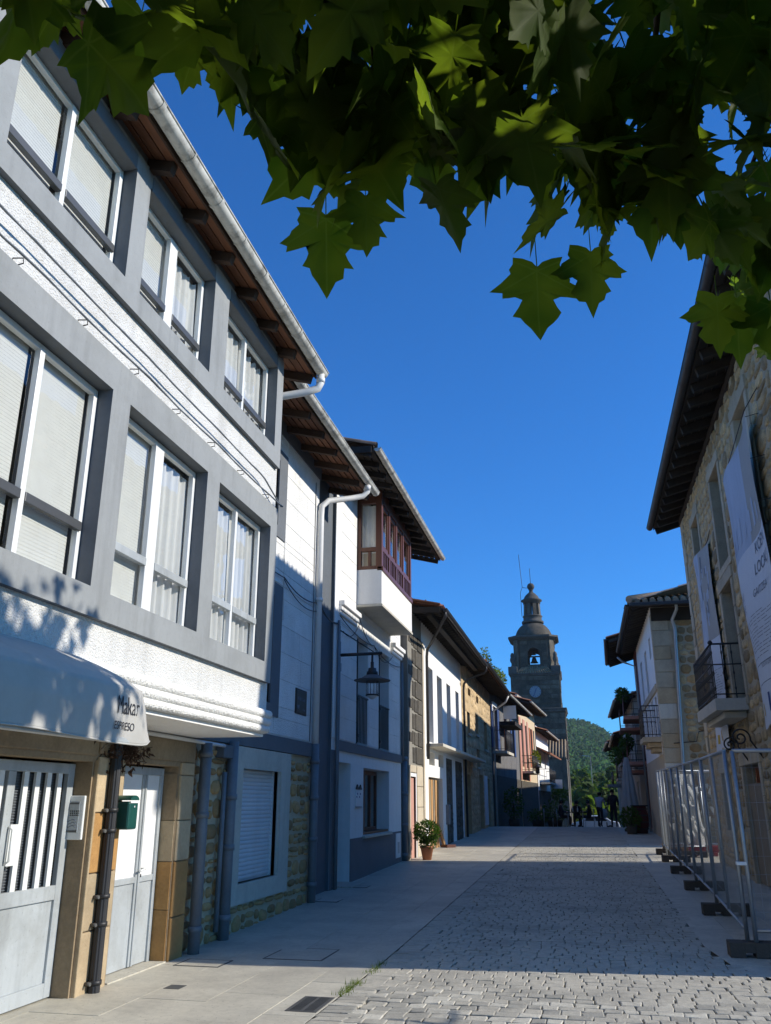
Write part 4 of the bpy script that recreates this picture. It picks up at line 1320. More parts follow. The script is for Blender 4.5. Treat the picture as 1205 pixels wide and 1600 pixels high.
# ================================================================ HOUSE 4: stone pier, pink door and white upper floor
X4 = -4.45
h4 = thing('town_house', 'renovated house with dark stone pier, four tall slots in white plaster and a timber doorway', 'house', (X4, 27, .25), 'terraced houses on the left of the street')
Y4a, Y4b = 22.42, 32.9
pd = (22.62, 23.35, 0, 2.22, .12)
sl4 = [(25.42, 26.40), (27.18, 28.2), (29.20, 30.1), (31.36, 32.2)]
slots = [(a, b, 3.28, zt, .32) for (a, b), zt in zip(sl4, (5.5, 5.46, 5.46, 5.46))]
gdoor = (25.35, 27.95, .0, 2.28, .35)
win2 = [(25.5, 26.5, 2.62, 3.0, .2), (27.2, 28.2, 2.62, 3.0, .2)]
w = MB()
w.wall(X4, 1, Y4a, 24.42, -.2, 6.75, [pd], .12)
w.shell(X4, 1, 5, Y4a, Y4b, -.2, 6.75)
w.build('stone_wall', h4, 'qmortar')
w = MB()
w.wall(X4 + .012, 1, 24.42, Y4b, -.2, 6.75, slots + [gdoor] + win2, .3)
w.build('plaster_wall', h4, 'plaster')
# dark quoins over pale lower stones
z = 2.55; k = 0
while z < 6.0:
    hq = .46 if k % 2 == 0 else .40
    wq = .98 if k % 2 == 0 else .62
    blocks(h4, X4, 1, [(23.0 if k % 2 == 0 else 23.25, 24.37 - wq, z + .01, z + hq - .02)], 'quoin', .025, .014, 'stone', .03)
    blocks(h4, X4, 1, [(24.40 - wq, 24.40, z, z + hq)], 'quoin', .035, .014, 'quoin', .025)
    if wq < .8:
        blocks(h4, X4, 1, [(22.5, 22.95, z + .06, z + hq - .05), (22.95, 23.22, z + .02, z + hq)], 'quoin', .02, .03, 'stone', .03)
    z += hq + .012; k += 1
blocks(h4, X4, 1, [(22.45, 22.6, .2, 2.5), (22.6, 23.42, 2.32, 2.52), (23.5, 24.40, .2, .80), (23.5, 24.40, .80, 1.45), (23.5, 24.40, 1.45, 1.98), (23.5, 24.40, 1.98, 2.52)], 'palestone', .03, .012)
fm = MB().wall(X4 + .02, 1, 22.60, 23.46, .2, 2.31, [(pd[0], pd[1], 0, 2.22)], .08)
fm.build('door_frame', h4, 'white')
part_box('pink_door', h4, 'pink', X4 - .1, X4 - .04, 22.62, 23.35, .21, 2.2, .006)
part_box('corner_strip', h4, 'palestone', X4 - .01, X4 + .05, 24.42, 24.62, .2, 6.05, .006)
part_box('corner_strip', h4, 'plaster', X4 - .01, X4 + .045, 24.66, 24.86, .2, 6.05, .006)
for q in slots:
    MB().quad((X4 - .29, q[0], q[2]), (X4 - .29, q[1], q[2]), (X4 - .29, q[1], q[3]), (X4 - .29, q[0], q[3])).build('pane', h4, 'glass')
    MB().quad((X4 - .5, q[0] - .2, q[2]), (X4 - .5, q[1] + .2, q[2]), (X4 - .5, q[1] + .2, q[3]), (X4 - .5, q[0] - .2, q[3])).build('room_back', h4, 'dark')
for q in win2:
    MB().quad((X4 - .18, q[0], q[2]), (X4 - .18, q[1], q[2]), (X4 - .18, q[1], q[3]), (X4 - .18, q[0], q[3])).build('room_back', h4, 'qmortar')
# canopy ledges
for (a, b) in ((25.0, 28.6), (28.75, 33.1), (33.2, 36.3)):
    part_box('canopy_ledge', h4, 'ctrim', X4 + .02, X4 + .52, a, b, 3.10, 3.19, .01)
# unfinished doorway with raw boards
for (y, w_, m_) in ((25.40, .20, 'planks'), (25.64, .28, 'planks'), (25.96, .18, 'tan'), (26.24, .30, 'planks'), (26.62, .22, 'ply'), (27.0, .3, 'planks'), (27.4, .22, 'planks')):
    part_box('timber_board', h4, m_, X4 - .12, X4 - .07, y, y + w_, .25, 2.22)
MB().beam((X4 - .25, 26.3, 2.0), (X4 + .05, 27.9, .28), .06, .12).build('timber_board', h4, 'planks')
MB().beam((X4 - .25, 25.6, 1.9), (X4 - .22, 27.5, 1.75), .05, .1).build('timber_board', h4, 'planks')
MB().quad((X4 - .34, 25.3, 0), (X4 - .34, 28, 0), (X4 - .34, 28, 2.3), (X4 - .34, 25.3, 2.3)).build('room_back', h4, 'dark')
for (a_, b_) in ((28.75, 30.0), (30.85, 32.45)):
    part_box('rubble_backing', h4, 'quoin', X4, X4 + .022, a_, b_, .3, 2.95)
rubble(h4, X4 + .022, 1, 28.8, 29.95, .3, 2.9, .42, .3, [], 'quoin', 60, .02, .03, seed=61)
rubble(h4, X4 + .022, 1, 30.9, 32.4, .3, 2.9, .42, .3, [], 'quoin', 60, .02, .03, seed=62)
part_box('electric_box', h4, 'pipe', X4 + .01, X4 + .12, 28.5, 28.8, .9, 1.5, .01)
MB().beam((X4 + .1, 27.6, .28), (X4 + .35, 27.3, .3), .3, .12).build('timber_offcut', h4, 'brown')
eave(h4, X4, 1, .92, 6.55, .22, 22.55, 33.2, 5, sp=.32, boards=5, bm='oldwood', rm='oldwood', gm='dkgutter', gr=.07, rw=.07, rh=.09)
part_box('eave_beam', h4, 'oldwood', X4 + .50, X4 + .66, 22.62, 33.15, 6.42, 6.60)
part_box('verge_board', h4, 'oldwood', X4 - 1.8, X4 + .9, 22.50, 22.54, 6.50, 6.66)
vt2 = mesh_of(MB().box(-.21, .21, -.10, .10, 0, .035).box(-.22, -.19, -.10, .10, .02, .06), 'verge_tile', 'tile')
for k in range(7):
    piece('verge_tile', vt2, h4, (X4 + .70 - .40 * k, 22.58, 6.76 + .22 * (.4 * k)), (0, rad(12.4), 0))
for (ys, yw) in ((22.75, 24.9), (33.0, 33.05)):
    MB().tube([(X4 + 1.0, ys, 6.60), (X4 + 1.0, ys + .02, 6.42), (X4 + .92, ys + .1, 6.32), (X4 + .3, yw - .3, 6.05), (X4 + .12, yw, 5.92), (X4 + .09, yw + .04, 5.7), (X4 + .09, yw + .04, 2.75 if ys < 30 else .3)], .045, 10).build('drainpipe', h4, 'dkgutter')

# ================================================================ HOUSE 5: ochre rubble house
X5 = -4.46
h5 = thing('town_house', 'ochre rubble stone house with small dark windows below brown eaves', 'house', (X5, 38, .35), 'terraced houses on the left of the street')
holes5 = [(34.7, 35.6, 4.2, 5.05, .3), (37.4, 38.4, 4.35, 5.2, .3), (40.7, 42.0, 3.9, 5.15, .3), (35.2, 36.0, 5.75, 6.05, .2), (38.0, 38.8, 5.75, 6.05, .2), (37.6, 38.6, 3.0, 3.75, .25), (34.2, 35.2, .3, 2.6, .3), (38.2, 39.6, .3, 2.7, .3), (41.2, 42.4, .3, 2.6, .3)]
w = MB().wall(X5, 1, 33.0, 43.8, -.2, 7.2, holes5, .3)
w.shell(X5, 1, 5, 33.0, 43.8, -.2, 7.2)
w.build('wall', h5, 'ochrewall')
rubble(h5, X5, 1, 33.25, 43.7, .35, 6.9, .55, .36, holes5, 'ochrewall', 280, .016, .02, seed=71, near=33)
for q in holes5:
    MB().quad((X5 - .28, q[0], q[2]), (X5 - .28, q[1], q[2]), (X5 - .28, q[1], q[3]), (X5 - .28, q[0], q[3])).build('room_back', h5, 'dark')
    if q[2] < 1:
        part_box('door_leaf', h5, 'oldwood', X5 - .26, X5 - .2, q[0] + .03, q[1] - .03, q[2], q[3] - .05)
    elif q[3] < 5.5:
        part_box('window_sill', h5, 'palestone', X5 - .1, X5 + .06, q[0] - .1, q[1] + .1, q[2] - .1, q[2])
part_box('blue_door', h5, 'white', X5 + .0, X5 + .05, 39.8, 41.0, .6, 2.7)
eave(h5, X5, 1, .92, 6.72, .22, 33.25, 43.9, 5, sp=.55, boards=5, bm='soffit', rm='oldwood', gm='dkgutter', gr=.07)
rw = thing('roof_weeds', 'yellow green weeds growing out of the roof edge near the church tower', 'plant', (X5 + .7, 42.5, 7.0))
mb = MB(); rnd = random.Random(12)
leaf_cloud(mb, (X5 + .2, 44.6, 7.55), (.6, 1.2, .65), 1000, rnd, .16, shell=.1)
leaf_cloud(mb, (X5 + .0, 42.6, 7.75), (.40, .7, .75), 420, rnd, .14, shell=.1)
leaf_cloud(mb, (X5 + .0, 42.4, 8.5), (.18, .3, .5), 120, rnd, .12, shell=.1)
mb.build('foliage', rw, 'ivy')

# ================================================================ FAR HOUSES (each built in its own frame: +x faces the street, y runs along the front)
def leafbox(parent, x0, x1, y0, y1, z0, z1, n, m, l, seed):
    mb = MB(); leaf_cloud(mb, ((x0 + x1) / 2, (y0 + y1) / 2, (z0 + z1) / 2), ((x1 - x0) / 2, (y1 - y0) / 2, (z1 - z0) / 2), n, random.Random(seed), l, shell=.1)
    return mb.build('foliage', parent, m)

def balcony(h, x, sg, dep, y0, y1, z, ht=1.0, step=.14, slab='ctrim', m='black', pan=None, knob=False, slab_t=.14):
    xa, xb = sorted((x, x + sg * dep))
    part_box('balcony_slab', h, slab, xa, xb, y0, y1, z - slab_t, z, .01)
    xo = x + sg * (dep - .04)
    rl = MB()
    for zz in (z + ht, z + .08) + ((z + ht * .62,) if knob else ()):
        rl.tube([(x, y0 + .04, zz), (xo, y0 + .04, zz), (xo, y1 - .04, zz), (x, y1 - .04, zz)], .02 if zz > z + .9 else .014, 6)
    ro = rl.build('railing', h, m)
    prof = [(.010, 0), (.010, ht * .15), (.02, ht * .18), (.010, ht * .22), (.010, ht * .42), (.022, ht * .46), (.010, ht * .5), (.010, ht * .8), (.02, ht * .84), (.010, ht * .88), (.010, ht)] if knob else [(.011, 0), (.011, ht)]
    bm_ = mesh_of(MB().lathe((0, 0, 0), prof, 6), 'baluster', m)
    pts = []
    y = y0 + .04
    n = max(1, int(dep / step))
    for k in range(n + 1):
        xx = x + sg * (dep - .04) * k / n
        pts += [(xx, y0 + .04), (xx, y1 - .04)]
    n = max(1, int((y1 - y0) / step))
    for k in range(1, n):
        pts.append((xo, y0 + .04 + (y1 - y0 - .08) * k / n))
    for (a, b) in pts:
        piece('baluster', bm_, ro, (a, b, z))
    if pan:
        MB().box(min(xo, xo + sg * .01), max(xo, xo + sg * .01), y0, y1, z, z + ht * .95).build('parapet', h, pan)
    return ro

def far_house(label, p0, p1, zt, D, wall, wins, zb=-1.5, sg=1, ov=.8, group=None, rooft='tile', gm='gutter', wm='dark', slope=.3, base=None, bz=2.6):
    """Facade from p0 to p1; wins = (y0, y1, z0, z1, shutter material or None)."""
    d = Vector((p1[0] - p0[0], p1[1] - p0[1]))
    L = d.length
    rz = math.atan2(-d.x, d.y)
    z0 = GZ((p0[1] + p1[1]) / 2)
    h = thing('town_house', label, 'house', (p0[0], p0[1], z0), group, rotz=rz)
    hs = [w[:4] + (.2,) for w in wins]
    w = MB().wall(0, sg, 0, L, zb, zt + .5, hs, .2)
    w.shell(0, sg, D, 0, L, zb, zt + .5)
    w.build('wall', h, wall)
    for q in wins:
        fo = MB()
        x = -sg * .14
        fo.box(min(x, x - sg * .05), max(x, x - sg * .05), q[0], q[0] + .08, q[2], q[3]).box(min(x, x - sg * .05), max(x, x - sg * .05), q[1] - .08, q[1], q[2], q[3]).box(min(x, x - sg * .05), max(x, x - sg * .05), q[0] + .08, q[1] - .08, q[3] - .08, q[3]).box(min(x, x - sg * .05), max(x, x - sg * .05), (q[0] + q[1]) / 2 - .04, (q[0] + q[1]) / 2 + .04, q[2], q[3] - .08)
        f = fo.build('window', h, 'brown' if q[4] != 'blueshut' else 'blueshut')
        MB().quad((x - sg * .03, q[0], q[2]), (x - sg * .03, q[1], q[2]), (x - sg * .03, q[1], q[3]), (x - sg * .03, q[0], q[3])).build('pane', f, 'glass')
        MB().quad((x - sg * .3, q[0] - .2, q[2]), (x - sg * .3, q[1] + .2, q[2]), (x - sg * .3, q[1] + .2, q[3]), (x - sg * .3, q[0] - .2, q[3])).build('room_back', f, wm)
        if q[4]:
            ww = (q[1] - q[0]) / 2
            for (a, b) in ((q[0] - ww, q[0]), (q[1], q[1] + ww)):
                part_box('shutter', h, q[4], min(.005 * sg, .05 * sg), max(.005 * sg, .05 * sg), a, b, q[2], q[3])
    eave(h, 0, sg, ov, zt, slope, -.25, L + .25, D, sp=.6, boards=4, bm='oldwood', rm='oldwood', gm=gm, gr=.07, tile=rooft)
    if base:
        part_box('stone_base', h, base, min(-.01 * sg, .03 * sg), max(-.01 * sg, .03 * sg), .02, L - .02, zb, bz)
    OFF[h.name] = Vector((0, 0, 0))
    return h, L

GL = 'terraced houses on the left of the street'
h6, L6 = far_house('dark weathered house with blue window frames behind the ochre house', (-4.46, 44.1), (-4.0, 56.5), 6.55, 6, 'dkwall',
                   [(.7, 2.2, 3.9, 6.0, 'blueshut'), (5.2, 6.6, 3.9, 6.0, None), (8.6, 9.8, 3.9, 6.0, 'blueshut'), (1.2, 2.3, .0, 2.4, None), (5.4, 6.4, .4, 2.4, None), (9, 10.2, 0, 2.4, None)], group=GL, rooft='oldtile', base='quoin')
part_box('window_surround', h6, 'plaster', .01, .05, .35, .65, 3.7, 6.2)
part_box('window_surround', h6, 'plaster', .01, .05, .65, 2.3, 6.02, 6.25)
balcony(h6, 0, 1, .7, .2, 3.4, 3.75, 1.0, .2)
part_box('awning_frame', h6, 'oldwood', .0, .9, 2.8, 6.5, 5.2, 5.4)
MB().quad((.2, 3.6, 6.3), (.9, 3.6, 6.3), (.9, 3.7, 5.6), (.2, 3.7, 5.6)).build('hung_cloth', h6, 'curtain')
MB().tube([(.95, -.1, 6.4), (.8, -.1, 6.1), (.1, .25, 5.7), (.08, .3, .1)], .05, 8).build('drainpipe', h6, 'pvc')
h7, L7 = far_house('salmon and cream house with tall shuttered windows before the white house', (-3.98, 57.0), (-3.45, 66.5), 7.75, 7, 'cream',
                   [(1.0, 2.0, 3.8, 6.6, None), (3.2, 4.2, 3.8, 6.6, None), (6.0, 7.0, 3.9, 6.6, 'orange'), (8.2, 8.9, 3.9, 6.6, None), (1.2, 2.4, .1, 2.4, None), (5, 6.4, .1, 2.4, None)], group=GL, base='quoin', bz=2.9)
part_box('salmon_facade', h7, 'pinkw', .004, .03, .05, .95, 2.95, 6.9)
part_box('salmon_facade', h7, 'pinkw', .004, .03, 2.05, 3.15, 2.95, 6.9)
part_box('salmon_facade', h7, 'pinkw', .004, .03, 4.25, 5.0, 2.95, 6.9)
balcony(h7, 0, 1, .75, .6, 4.6, 3.5, .95, .25)
leafbox(h7, .3, .8, 3.6, 4.8, 3.9, 4.9, 260, 'ivy', .2, 5)
h8, L8 = far_house('bright white house with a porch roof next to the church tower', (-3.42, 67.0), (-2.95, 77.0), 6.9, 8, 'plaster',
                   [(2.0, 3.0, 4.4, 5.9, None), (6.0, 7.0, 4.4, 5.9, None), (2.0, 3.2, .1, 2.4, None), (6, 7.2, .1, 2.4, None)], group=GL, base='quoin', bz=2.7)
MB().beam((-.2, 5.5, 5.9), (1.0, 5.5, 5.35), 11, .10, up=(0, 0, 1)).build('porch_roof', h8, 'tile')
balcony(h8, 0, 1, .8, 1, 7, 3.3, .95, .3)
leafbox(h8, .2, 1.4, 8, 10.6, 1.8, 3.3, 500, 'bush', .26, 8)
part_box('hanging_sign', h8, 'white', .5, 1.3, 6.3, 6.36, 2.9, 3.6)
h9, L9 = far_house('tall grey eaved house peeping over the roofs in front of the church clock', (-5.2, 60.0), (-4.0, 74.0), 8.7, 7, 'creamw', [], group=GL, gm='gutter', ov=.9)
far_la = thing('wall_lantern', 'small black lantern on the far salmon balcony', 'street lamp', (-3.2, 58.8, 3.5))
MB().lathe((-3.0, 58.8, 3.3), [(.02, .75), (.05, .6), (.3, .45), (.32, .4), (.12, .38), (.12, .05), (.05, 0)][::-1], 10).build('lamp_head', far_la, 'black')
MB().tube([(-3.85, 58.8, 4.0), (-3.0, 58.8, 4.05)], .03, 6).build('arm', far_la, 'black')

# ================================================================ CHURCH TOWER
TX, TY = -4.62, 97.8
tw = thing('church_tower', 'weathered stone church tower with an octagonal belfry, dome and blue clock', 'tower', (TX, TY, -1.4))
def sq(mb, w, z0, z1, m=0): mb.box(TX - w / 2, TX + w / 2, TY - w / 2, TY + w / 2, z0, z1, m)
b = MB(); sq(b, 6.0, -1.5, 10.75); b.build('lower_stage', tw, 'tower')
b = MB(); sq(b, 6.3, 10.75, 11.0); sq(b, 6.5, 11.0, 11.15); b.build('string_course', tw, 'tower2', bevel=.05)
b = MB(); sq(b, 5.3, 11.15, 14.7); b.build('clock_stage', tw, 'tower')
b = MB(); sq(b, 5.5, 14.7, 14.85); sq(b, 5.7, 14.85, 15.0); b.build('string_course', tw, 'tower2', bevel=.04)
# masonry courses on the two faces that can be seen
rnd = random.Random(6)
def courses(xa, xb, ya, yb, z0, z1, hh, ww):
    z = z0
    while z < z1 - hh * .5:
        for (face, a0, a1) in (('f', xa, xb), ('r', ya, yb)):
            a = a0 - rnd.random() * ww * .5
            while a < a1:
                w_ = ww * rnd.uniform(.7, 1.3)
                p_, q_ = max(a, a0), min(a + w_, a1)
                a += w_
                if q_ - p_ < .15: continue
                e = rnd.uniform(.02, .07)
                if face == 'f': part_box('ashlar', tw, 'tower', p_ + .03, q_ - .03, ya - e, ya + .1, z + .03, z + hh - .03)
                else: part_box('ashlar', tw, 'tower', xb - .1, xb + e, p_ + .03, q_ - .03, z + .03, z + hh - .03)
        z += hh
courses(TX - 3.0, TX + 3.0, TY - 3.0, TY + 3.0, 5.6, 10.7, .56, 1.3)
courses(TX - 2.65, TX + 2.65, TY - 2.65, TY + 2.65, 11.2, 14.65, .5, 1.1)
# clock
def disc(r, y0, y1, m, name, parent, z=12.95, x=TX - .02, n=36):
    mb = MB()
    vs = [(x + r * math.cos(2 * PI * k / n), y0, z + r * math.sin(2 * PI * k / n)) for k in range(n)] + [(x + r * math.cos(2 * PI * k / n), y1, z + r * math.sin(2 * PI * k / n)) for k in range(n)]
    mb.add(vs, [tuple(range(n)), tuple(range(n, 2 * n))[::-1]] + [(k, (k + 1) % n, n + (k + 1) % n, n + k) for k in range(n)])
    return mb.build(name, parent, m)
yf = TY - 2.65
clock = disc(.70, yf - .12, yf, 'tower2', 'clock', tw)
disc(.62, yf - .15, yf - .11, 'canvas', 'dial', clock)
for k in range(12):
    t = 2 * PI * k / 12
    MB().beam((TX - .02 + .48 * math.sin(t), yf - .165, 12.95 + .48 * math.cos(t)), (TX - .02 + .58 * math.sin(t), yf - .165, 12.95 + .58 * math.cos(t)), .05, .03, up=(0, 1, 0)).build('hour_mark', clock, 'navy')
for (t, l, w_) in ((rad(20), .40, .06), (rad(203), .54, .045)):
    MB().beam((TX - .02, yf - .18, 12.95), (TX - .02 + l * math.sin(t), yf - .18, 12.95 + l * math.cos(t)), w_, .03, up=(0, 1, 0)).build('clock_hand', clock, 'navy')
# little tiled roof in front of the belfry
tr = MB().quad((TX - 2.0, TY - 2.75, 15.0), (TX + 2.0, TY - 2.75, 15.0), (TX + 1.1, TY - 1.9, 15.95), (TX - 1.1, TY - 1.9, 15.95)); tr.build('skirt_roof', tw, 'palestone')
n = 15
for k in range(n):
    u = (k + .5) / n
    xa = TX - 2.0 + 4.0 * u; xb = TX - 1.1 + 2.2 * u
    MB().tube([(xa, TY - 2.82, 15.06), (xb, TY - 1.95, 16.0)], .085, 6).build('roof_tile', tw, 'tandark')
for (dx, dy) in ((-2.35, -2.35), (2.35, -2.35), (2.35, 2.35), (-2.35, 2.35)):
    part_box('corner_pedestal', tw, 'tower2', TX + dx - .5, TX + dx + .5, TY + dy - .5, TY + dy + .5, 15.0, 15.75, .05)
    MB().lathe((TX + dx, TY + dy, 15.75), [(.28, 0), (.16, .15), (.14, .4), (.26, .6), (.30, .85), (.2, 1.1), (.24, 1.25), (.16, 1.5), (.03, 1.6)], 10).build('finial', tw, 'tower2')
# belfry: eight faces, an arched opening on the four main sides
bz0, bz1 = 15.0, 18.75
HW, HC = 2.25, 1.5          # half width and half length of the four main faces; the corners are cut off
OCT = [(HW, -HC), (HW, HC), (HC, HW), (-HC, HW), (-HW, HC), (-HW, -HC), (-HC, -HW), (HC, -HW)]
for k in range(8):
    P = Vector((TX + OCT[k][0], TY + OCT[k][1], 0)); Q = Vector((TX + OCT[(k + 1) % 8][0], TY + OCT[(k + 1) % 8][1], 0))
    e_ = (Q - P).normalized()
    n_ = Vector((e_.y, -e_.x, 0))
    mb = MB()
    f = lambda u, z, d=0: tuple(P + (Q - P) * u - n_ * d + Vector((0, 0, z)))
    if k % 2 == 0:
        ul, ur, zs, zt_ = .28, .72, 15.85, 17.25
        arc = [((ul + ur) / 2 - (ur - ul) / 2 * math.cos(PI * i / 10), zt_ + .62 * math.sin(PI * i / 10)) for i in range(11)]
        for d in (0, .5):
            mb.quad(f(0, bz0, d), f(1, bz0, d), f(1, zs, d), f(0, zs, d)); mb.quad(f(0, zs, d), f(ul, zs, d), f(ul, zt_, d), f(0, zt_, d)); mb.quad(f(ur, zs, d), f(1, zs, d), f(1, zt_, d), f(ur, zt_, d))
            mb.quad(f(0, zt_, d), f(ul, zt_, d), f(ul, bz1, d), f(0, bz1, d)); mb.quad(f(ur, zt_, d), f(1, zt_, d), f(1, bz1, d), f(ur, bz1, d))
            for (u0, z0_), (u1, z1_) in zip(arc, arc[1:]):
                mb.quad(f(u0, z0_, d), f(u1, z1_, d), f(u1, bz1, d), f(u0, bz1, d))
        path = [(ul, zs)] + arc + [(ur, zs)]
        for (u0, z0_), (u1, z1_) in zip(path, path[1:]):
            mb.quad(f(u0, z0_, 0), f(u1, z1_, 0), f(u1, z1_, .5), f(u0, z0_, .5))
        mb.quad(f(ul, zs, 0), f(ur, zs, 0), f(ur, zs, .5), f(ul, zs, .5))
        mb.build('belfry_wall', tw, 'tower')
        if k in (0, 6):
            rb_ = random.Random(k)
            z = bz0 + .1
            while z < bz1 - .3:
                u = -rb_.random() * .1
                while u < 1:
                    w_ = rb_.uniform(.22, .4)
                    u0, u1 = max(.01, u), min(.99, u + w_); u += w_
                    if u1 - u0 < .06 or (u0 < ur + .05 and u1 > ul - .05 and z + .45 > zs and z < zt_ + .7): continue
                    e2 = rb_.uniform(.015, .05)
                    vs = [Vector(f(a_, b_, d_)) for d_ in (-e2, .05) for a_, b_ in ((u0 + .01, z + .02), (u1 - .01, z + .02), (u1 - .01, z + .42), (u0 + .01, z + .42))]
                    MB().add(vs, [(0, 1, 2, 3), (0, 4, 5, 1), (1, 5, 6, 2), (2, 6, 7, 3), (3, 7, 4, 0)]).build('ashlar', tw, 'tower')
                z += .45
    else:
        mb.quad(f(0, bz0), f(1, bz0), f(1, bz1), f(0, bz1))
        mb.build('belfry_wall', tw, 'tower')
        c = (P + Q) / 2 + n_ * .05
        MB().beam((c.x, c.y, bz0), (c.x, c.y, bz1), .55, .3, up=tuple(n_)).build('corner_pilaster', tw, 'tower')
for (x_, z_, s_) in ((TX, 16.25, 1.0), (TX, 17.15, .55)):
    MB().lathe((x_, TY - 1.6, z_), [(.02, .62 * s_), (.18 * s_, .60 * s_), (.24 * s_, .45 * s_), (.30 * s_, .2 * s_), (.44 * s_, .02), (.47 * s_, 0)][::-1], 16).build('bell', tw, 'brass')
MB().beam((TX - .9, TY - 1.6, 16.95), (TX + .9, TY - 1.6, 16.95), .14, .14).build('bell_beam', tw, 'oldwood')
MB().beam((TX - .9, TY - 1.6, 17.75), (TX + .9, TY - 1.6, 17.75), .14, .14).build('bell_beam', tw, 'oldwood')
for (za, zb_, q_) in ((18.75, 18.9, .15), (18.9, 19.02, .38), (19.02, 19.22, .52)):
    pts = [(TX + a_ * (HW + q_) / HW, TY + b_ * (HW + q_) / HW) for a_, b_ in OCT]
    mb = MB().add([(a_, b_, za) for a_, b_ in pts] + [(a_, b_, zb_ - .002) for a_, b_ in pts], [tuple(range(8))[::-1], tuple(range(8, 16))] + [(k, (k + 1) % 8, 8 + (k + 1) % 8, 8 + k) for k in range(8)])
    mb.build('cornice', tw, 'tower2')
dm = [(2.12 * math.cos(t), 2.05 * math.sin(t)) for t in [k * (PI / 2) * .80 / 9 for k in range(10)]]
MB().lathe((TX, TY, 19.15), dm, 24).build('dome', tw, 'tower')
MB().lathe((TX, TY, 21.0), [(1.25, 0), (1.25, .25), (1.05, .3), (1.05, .75), (1.15, .8), (1.1, .9), (.3, .92)], 20).build('drum', tw, 'tower2')
for k in range(8):
    t = PI / 8 + k * PI / 4
    MB().beam((TX + .8 * math.cos(t), TY + .8 * math.sin(t), 21.85), (TX + .72 * math.cos(t), TY + .72 * math.sin(t), 23.55), .40, .36, up=(math.cos(t), math.sin(t), 0)).build('lantern_pier', tw, 'tower')
MB().lathe((TX, TY, 23.3), [(.98, 0), (1.0, .25), (1.18, .32), (1.2, .45), (.9, .62), (.78, .9), (.5, 1.2), (.25, 1.4), (.2, 1.65), (.3, 1.7), (.1, 1.72)], 20).build('lantern_cap', tw, 'tower2')
MB().lathe((TX, TY, 25.0), [(.1, 0), (.32, .1), (.42, .3), (.42, .5), (.3, .72), (.08, .82)], 16).build('ball_finial', tw, 'tower2')
MB().tube([(TX, TY, 25.8), (TX - .03, TY, 27.6)], .03, 5).build('weather_rod', tw, 'black')
MB().tube([(TX - 1.15, TY - .6, 21.8), (TX - 1.2, TY - .6, 24.6), (TX - .95, TY - .6, 25.2), (TX - 1.2, TY - .6, 29.2)], .03, 5).build('lightning_rod', tw, 'black')
MB().tube([(TX - .95, TY - .6, 25.2), (TX - .2, TY, 25.2)], .03, 5).build('lightning_rod', tw, 'black')
# nave roof and porch against the tower's right hand side
nv = thing('church_porch', 'low stone church porch with a ribbed roof at the foot of the tower', 'porch', (TX + 2.2, TY - 5.5, -1.4))
b = MB().box(TX + .6, TX + 2.95, TY - 8, TY - 3.05, -1.5, 5.7); b.build('wall', nv, 'tower')
MB().quad((TX + .5, TY - 8.1, 5.7), (TX + 3.0, TY - 8.1, 5.7), (TX + 3.0, TY - 3.05, 7.7), (TX + .5, TY - 3.05, 7.7)).build('roof', nv, 'oldtile')
for k in range(8):
    x = TX + .65 + k * .31
    MB().tube([(x, TY - 8.15, 5.78), (x, TY - 3.06, 7.8)], .09, 6).build('roof_tile', nv, 'tandark')

# ================================================================ RIGHT: tall rubble house under repair
XR = 3.05
rb = thing('stone_house', 'tall rubble stone house with dressed window frames, an iron balcony and hung banners', 'house', (XR, 16, .1))
YRa, YRb = 10.45, 23.15
up_r = [(10.6, 11.7, 6.1, 8.0, .3), (13.68, 14.78, 6.1, 8.05, .3), (16.86, 17.92, 6.1, 8.05, .3), (20.2, 21.2, 6.1, 8.05, .3)]
mid_r = [(10.6, 11.8, 3.45, 5.70, .3), (13.7, 14.9, 3.45, 5.70, .3), (17.05, 18.28, 3.45, 5.70, .3), (20.2, 21.4, 3.6, 5.7, .3)]
low_r = [(16.75, 18.45, .0, 2.25, .35), (12.5, 14.2, .0, 2.3, .35), (20.3, 21.3, 1.0, 2.2, .3)]
hol = up_r + mid_r + low_r
w = MB().wall(XR, -1, YRa, YRb, -.2, 8.95, hol, .3)
w.shell(XR, -1, 5.2, YRa, YRb, -.2, 8.95)
w.build('wall', rb, 'rmortar')
frames = []
for q in hol:
    frames.append((q[0] - .22, q[1] + .22, q[2] - .16, q[3] + .24))
rubble(rb, XR, -1, 11.6, YRb - .5, .2, 8.75, .46, .30, frames, 'rstone', 300, .028, .014, seed=91, near=14)
z = .1; k = 0
while z < 8.6:
    hq = .38 + .06 * (k % 3)
    blocks(rb, XR, -1, [(YRb - (.52 if k % 2 else .36), YRb - .01, z, z + hq)], 'rframe', .04, .02, 'quoin', .015)
    z += hq; k += 1
for q in hol:
    jm = 'rframe'
    hh = q[3] - q[2]
    n = max(2, int(hh / .55))
    for k in range(n):
        a, b = q[2] + hh * k / n, q[2] + hh * (k + 1) / n
        blocks(rb, XR, -1, [(q[0] - .2, q[0] - .002, a, b), (q[1] + .002, q[1] + .2, a, b)], jm, .03, .008, 'jamb_stone')
    blocks(rb, XR, -1, [(q[0] - .24, q[1] + .24, q[3] + .002, q[3] + .24), (q[0] - .24, q[1] + .24, q[2] - .16, q[2] - .002)], jm, .04, .008, 'lintel_stone')
    o = MB().quad((XR + .28, q[0], q[2]), (XR + .28, q[1], q[2]), (XR + .28, q[1], q[3]), (XR + .28, q[0], q[3])).build('room_back', rb, 'dark')
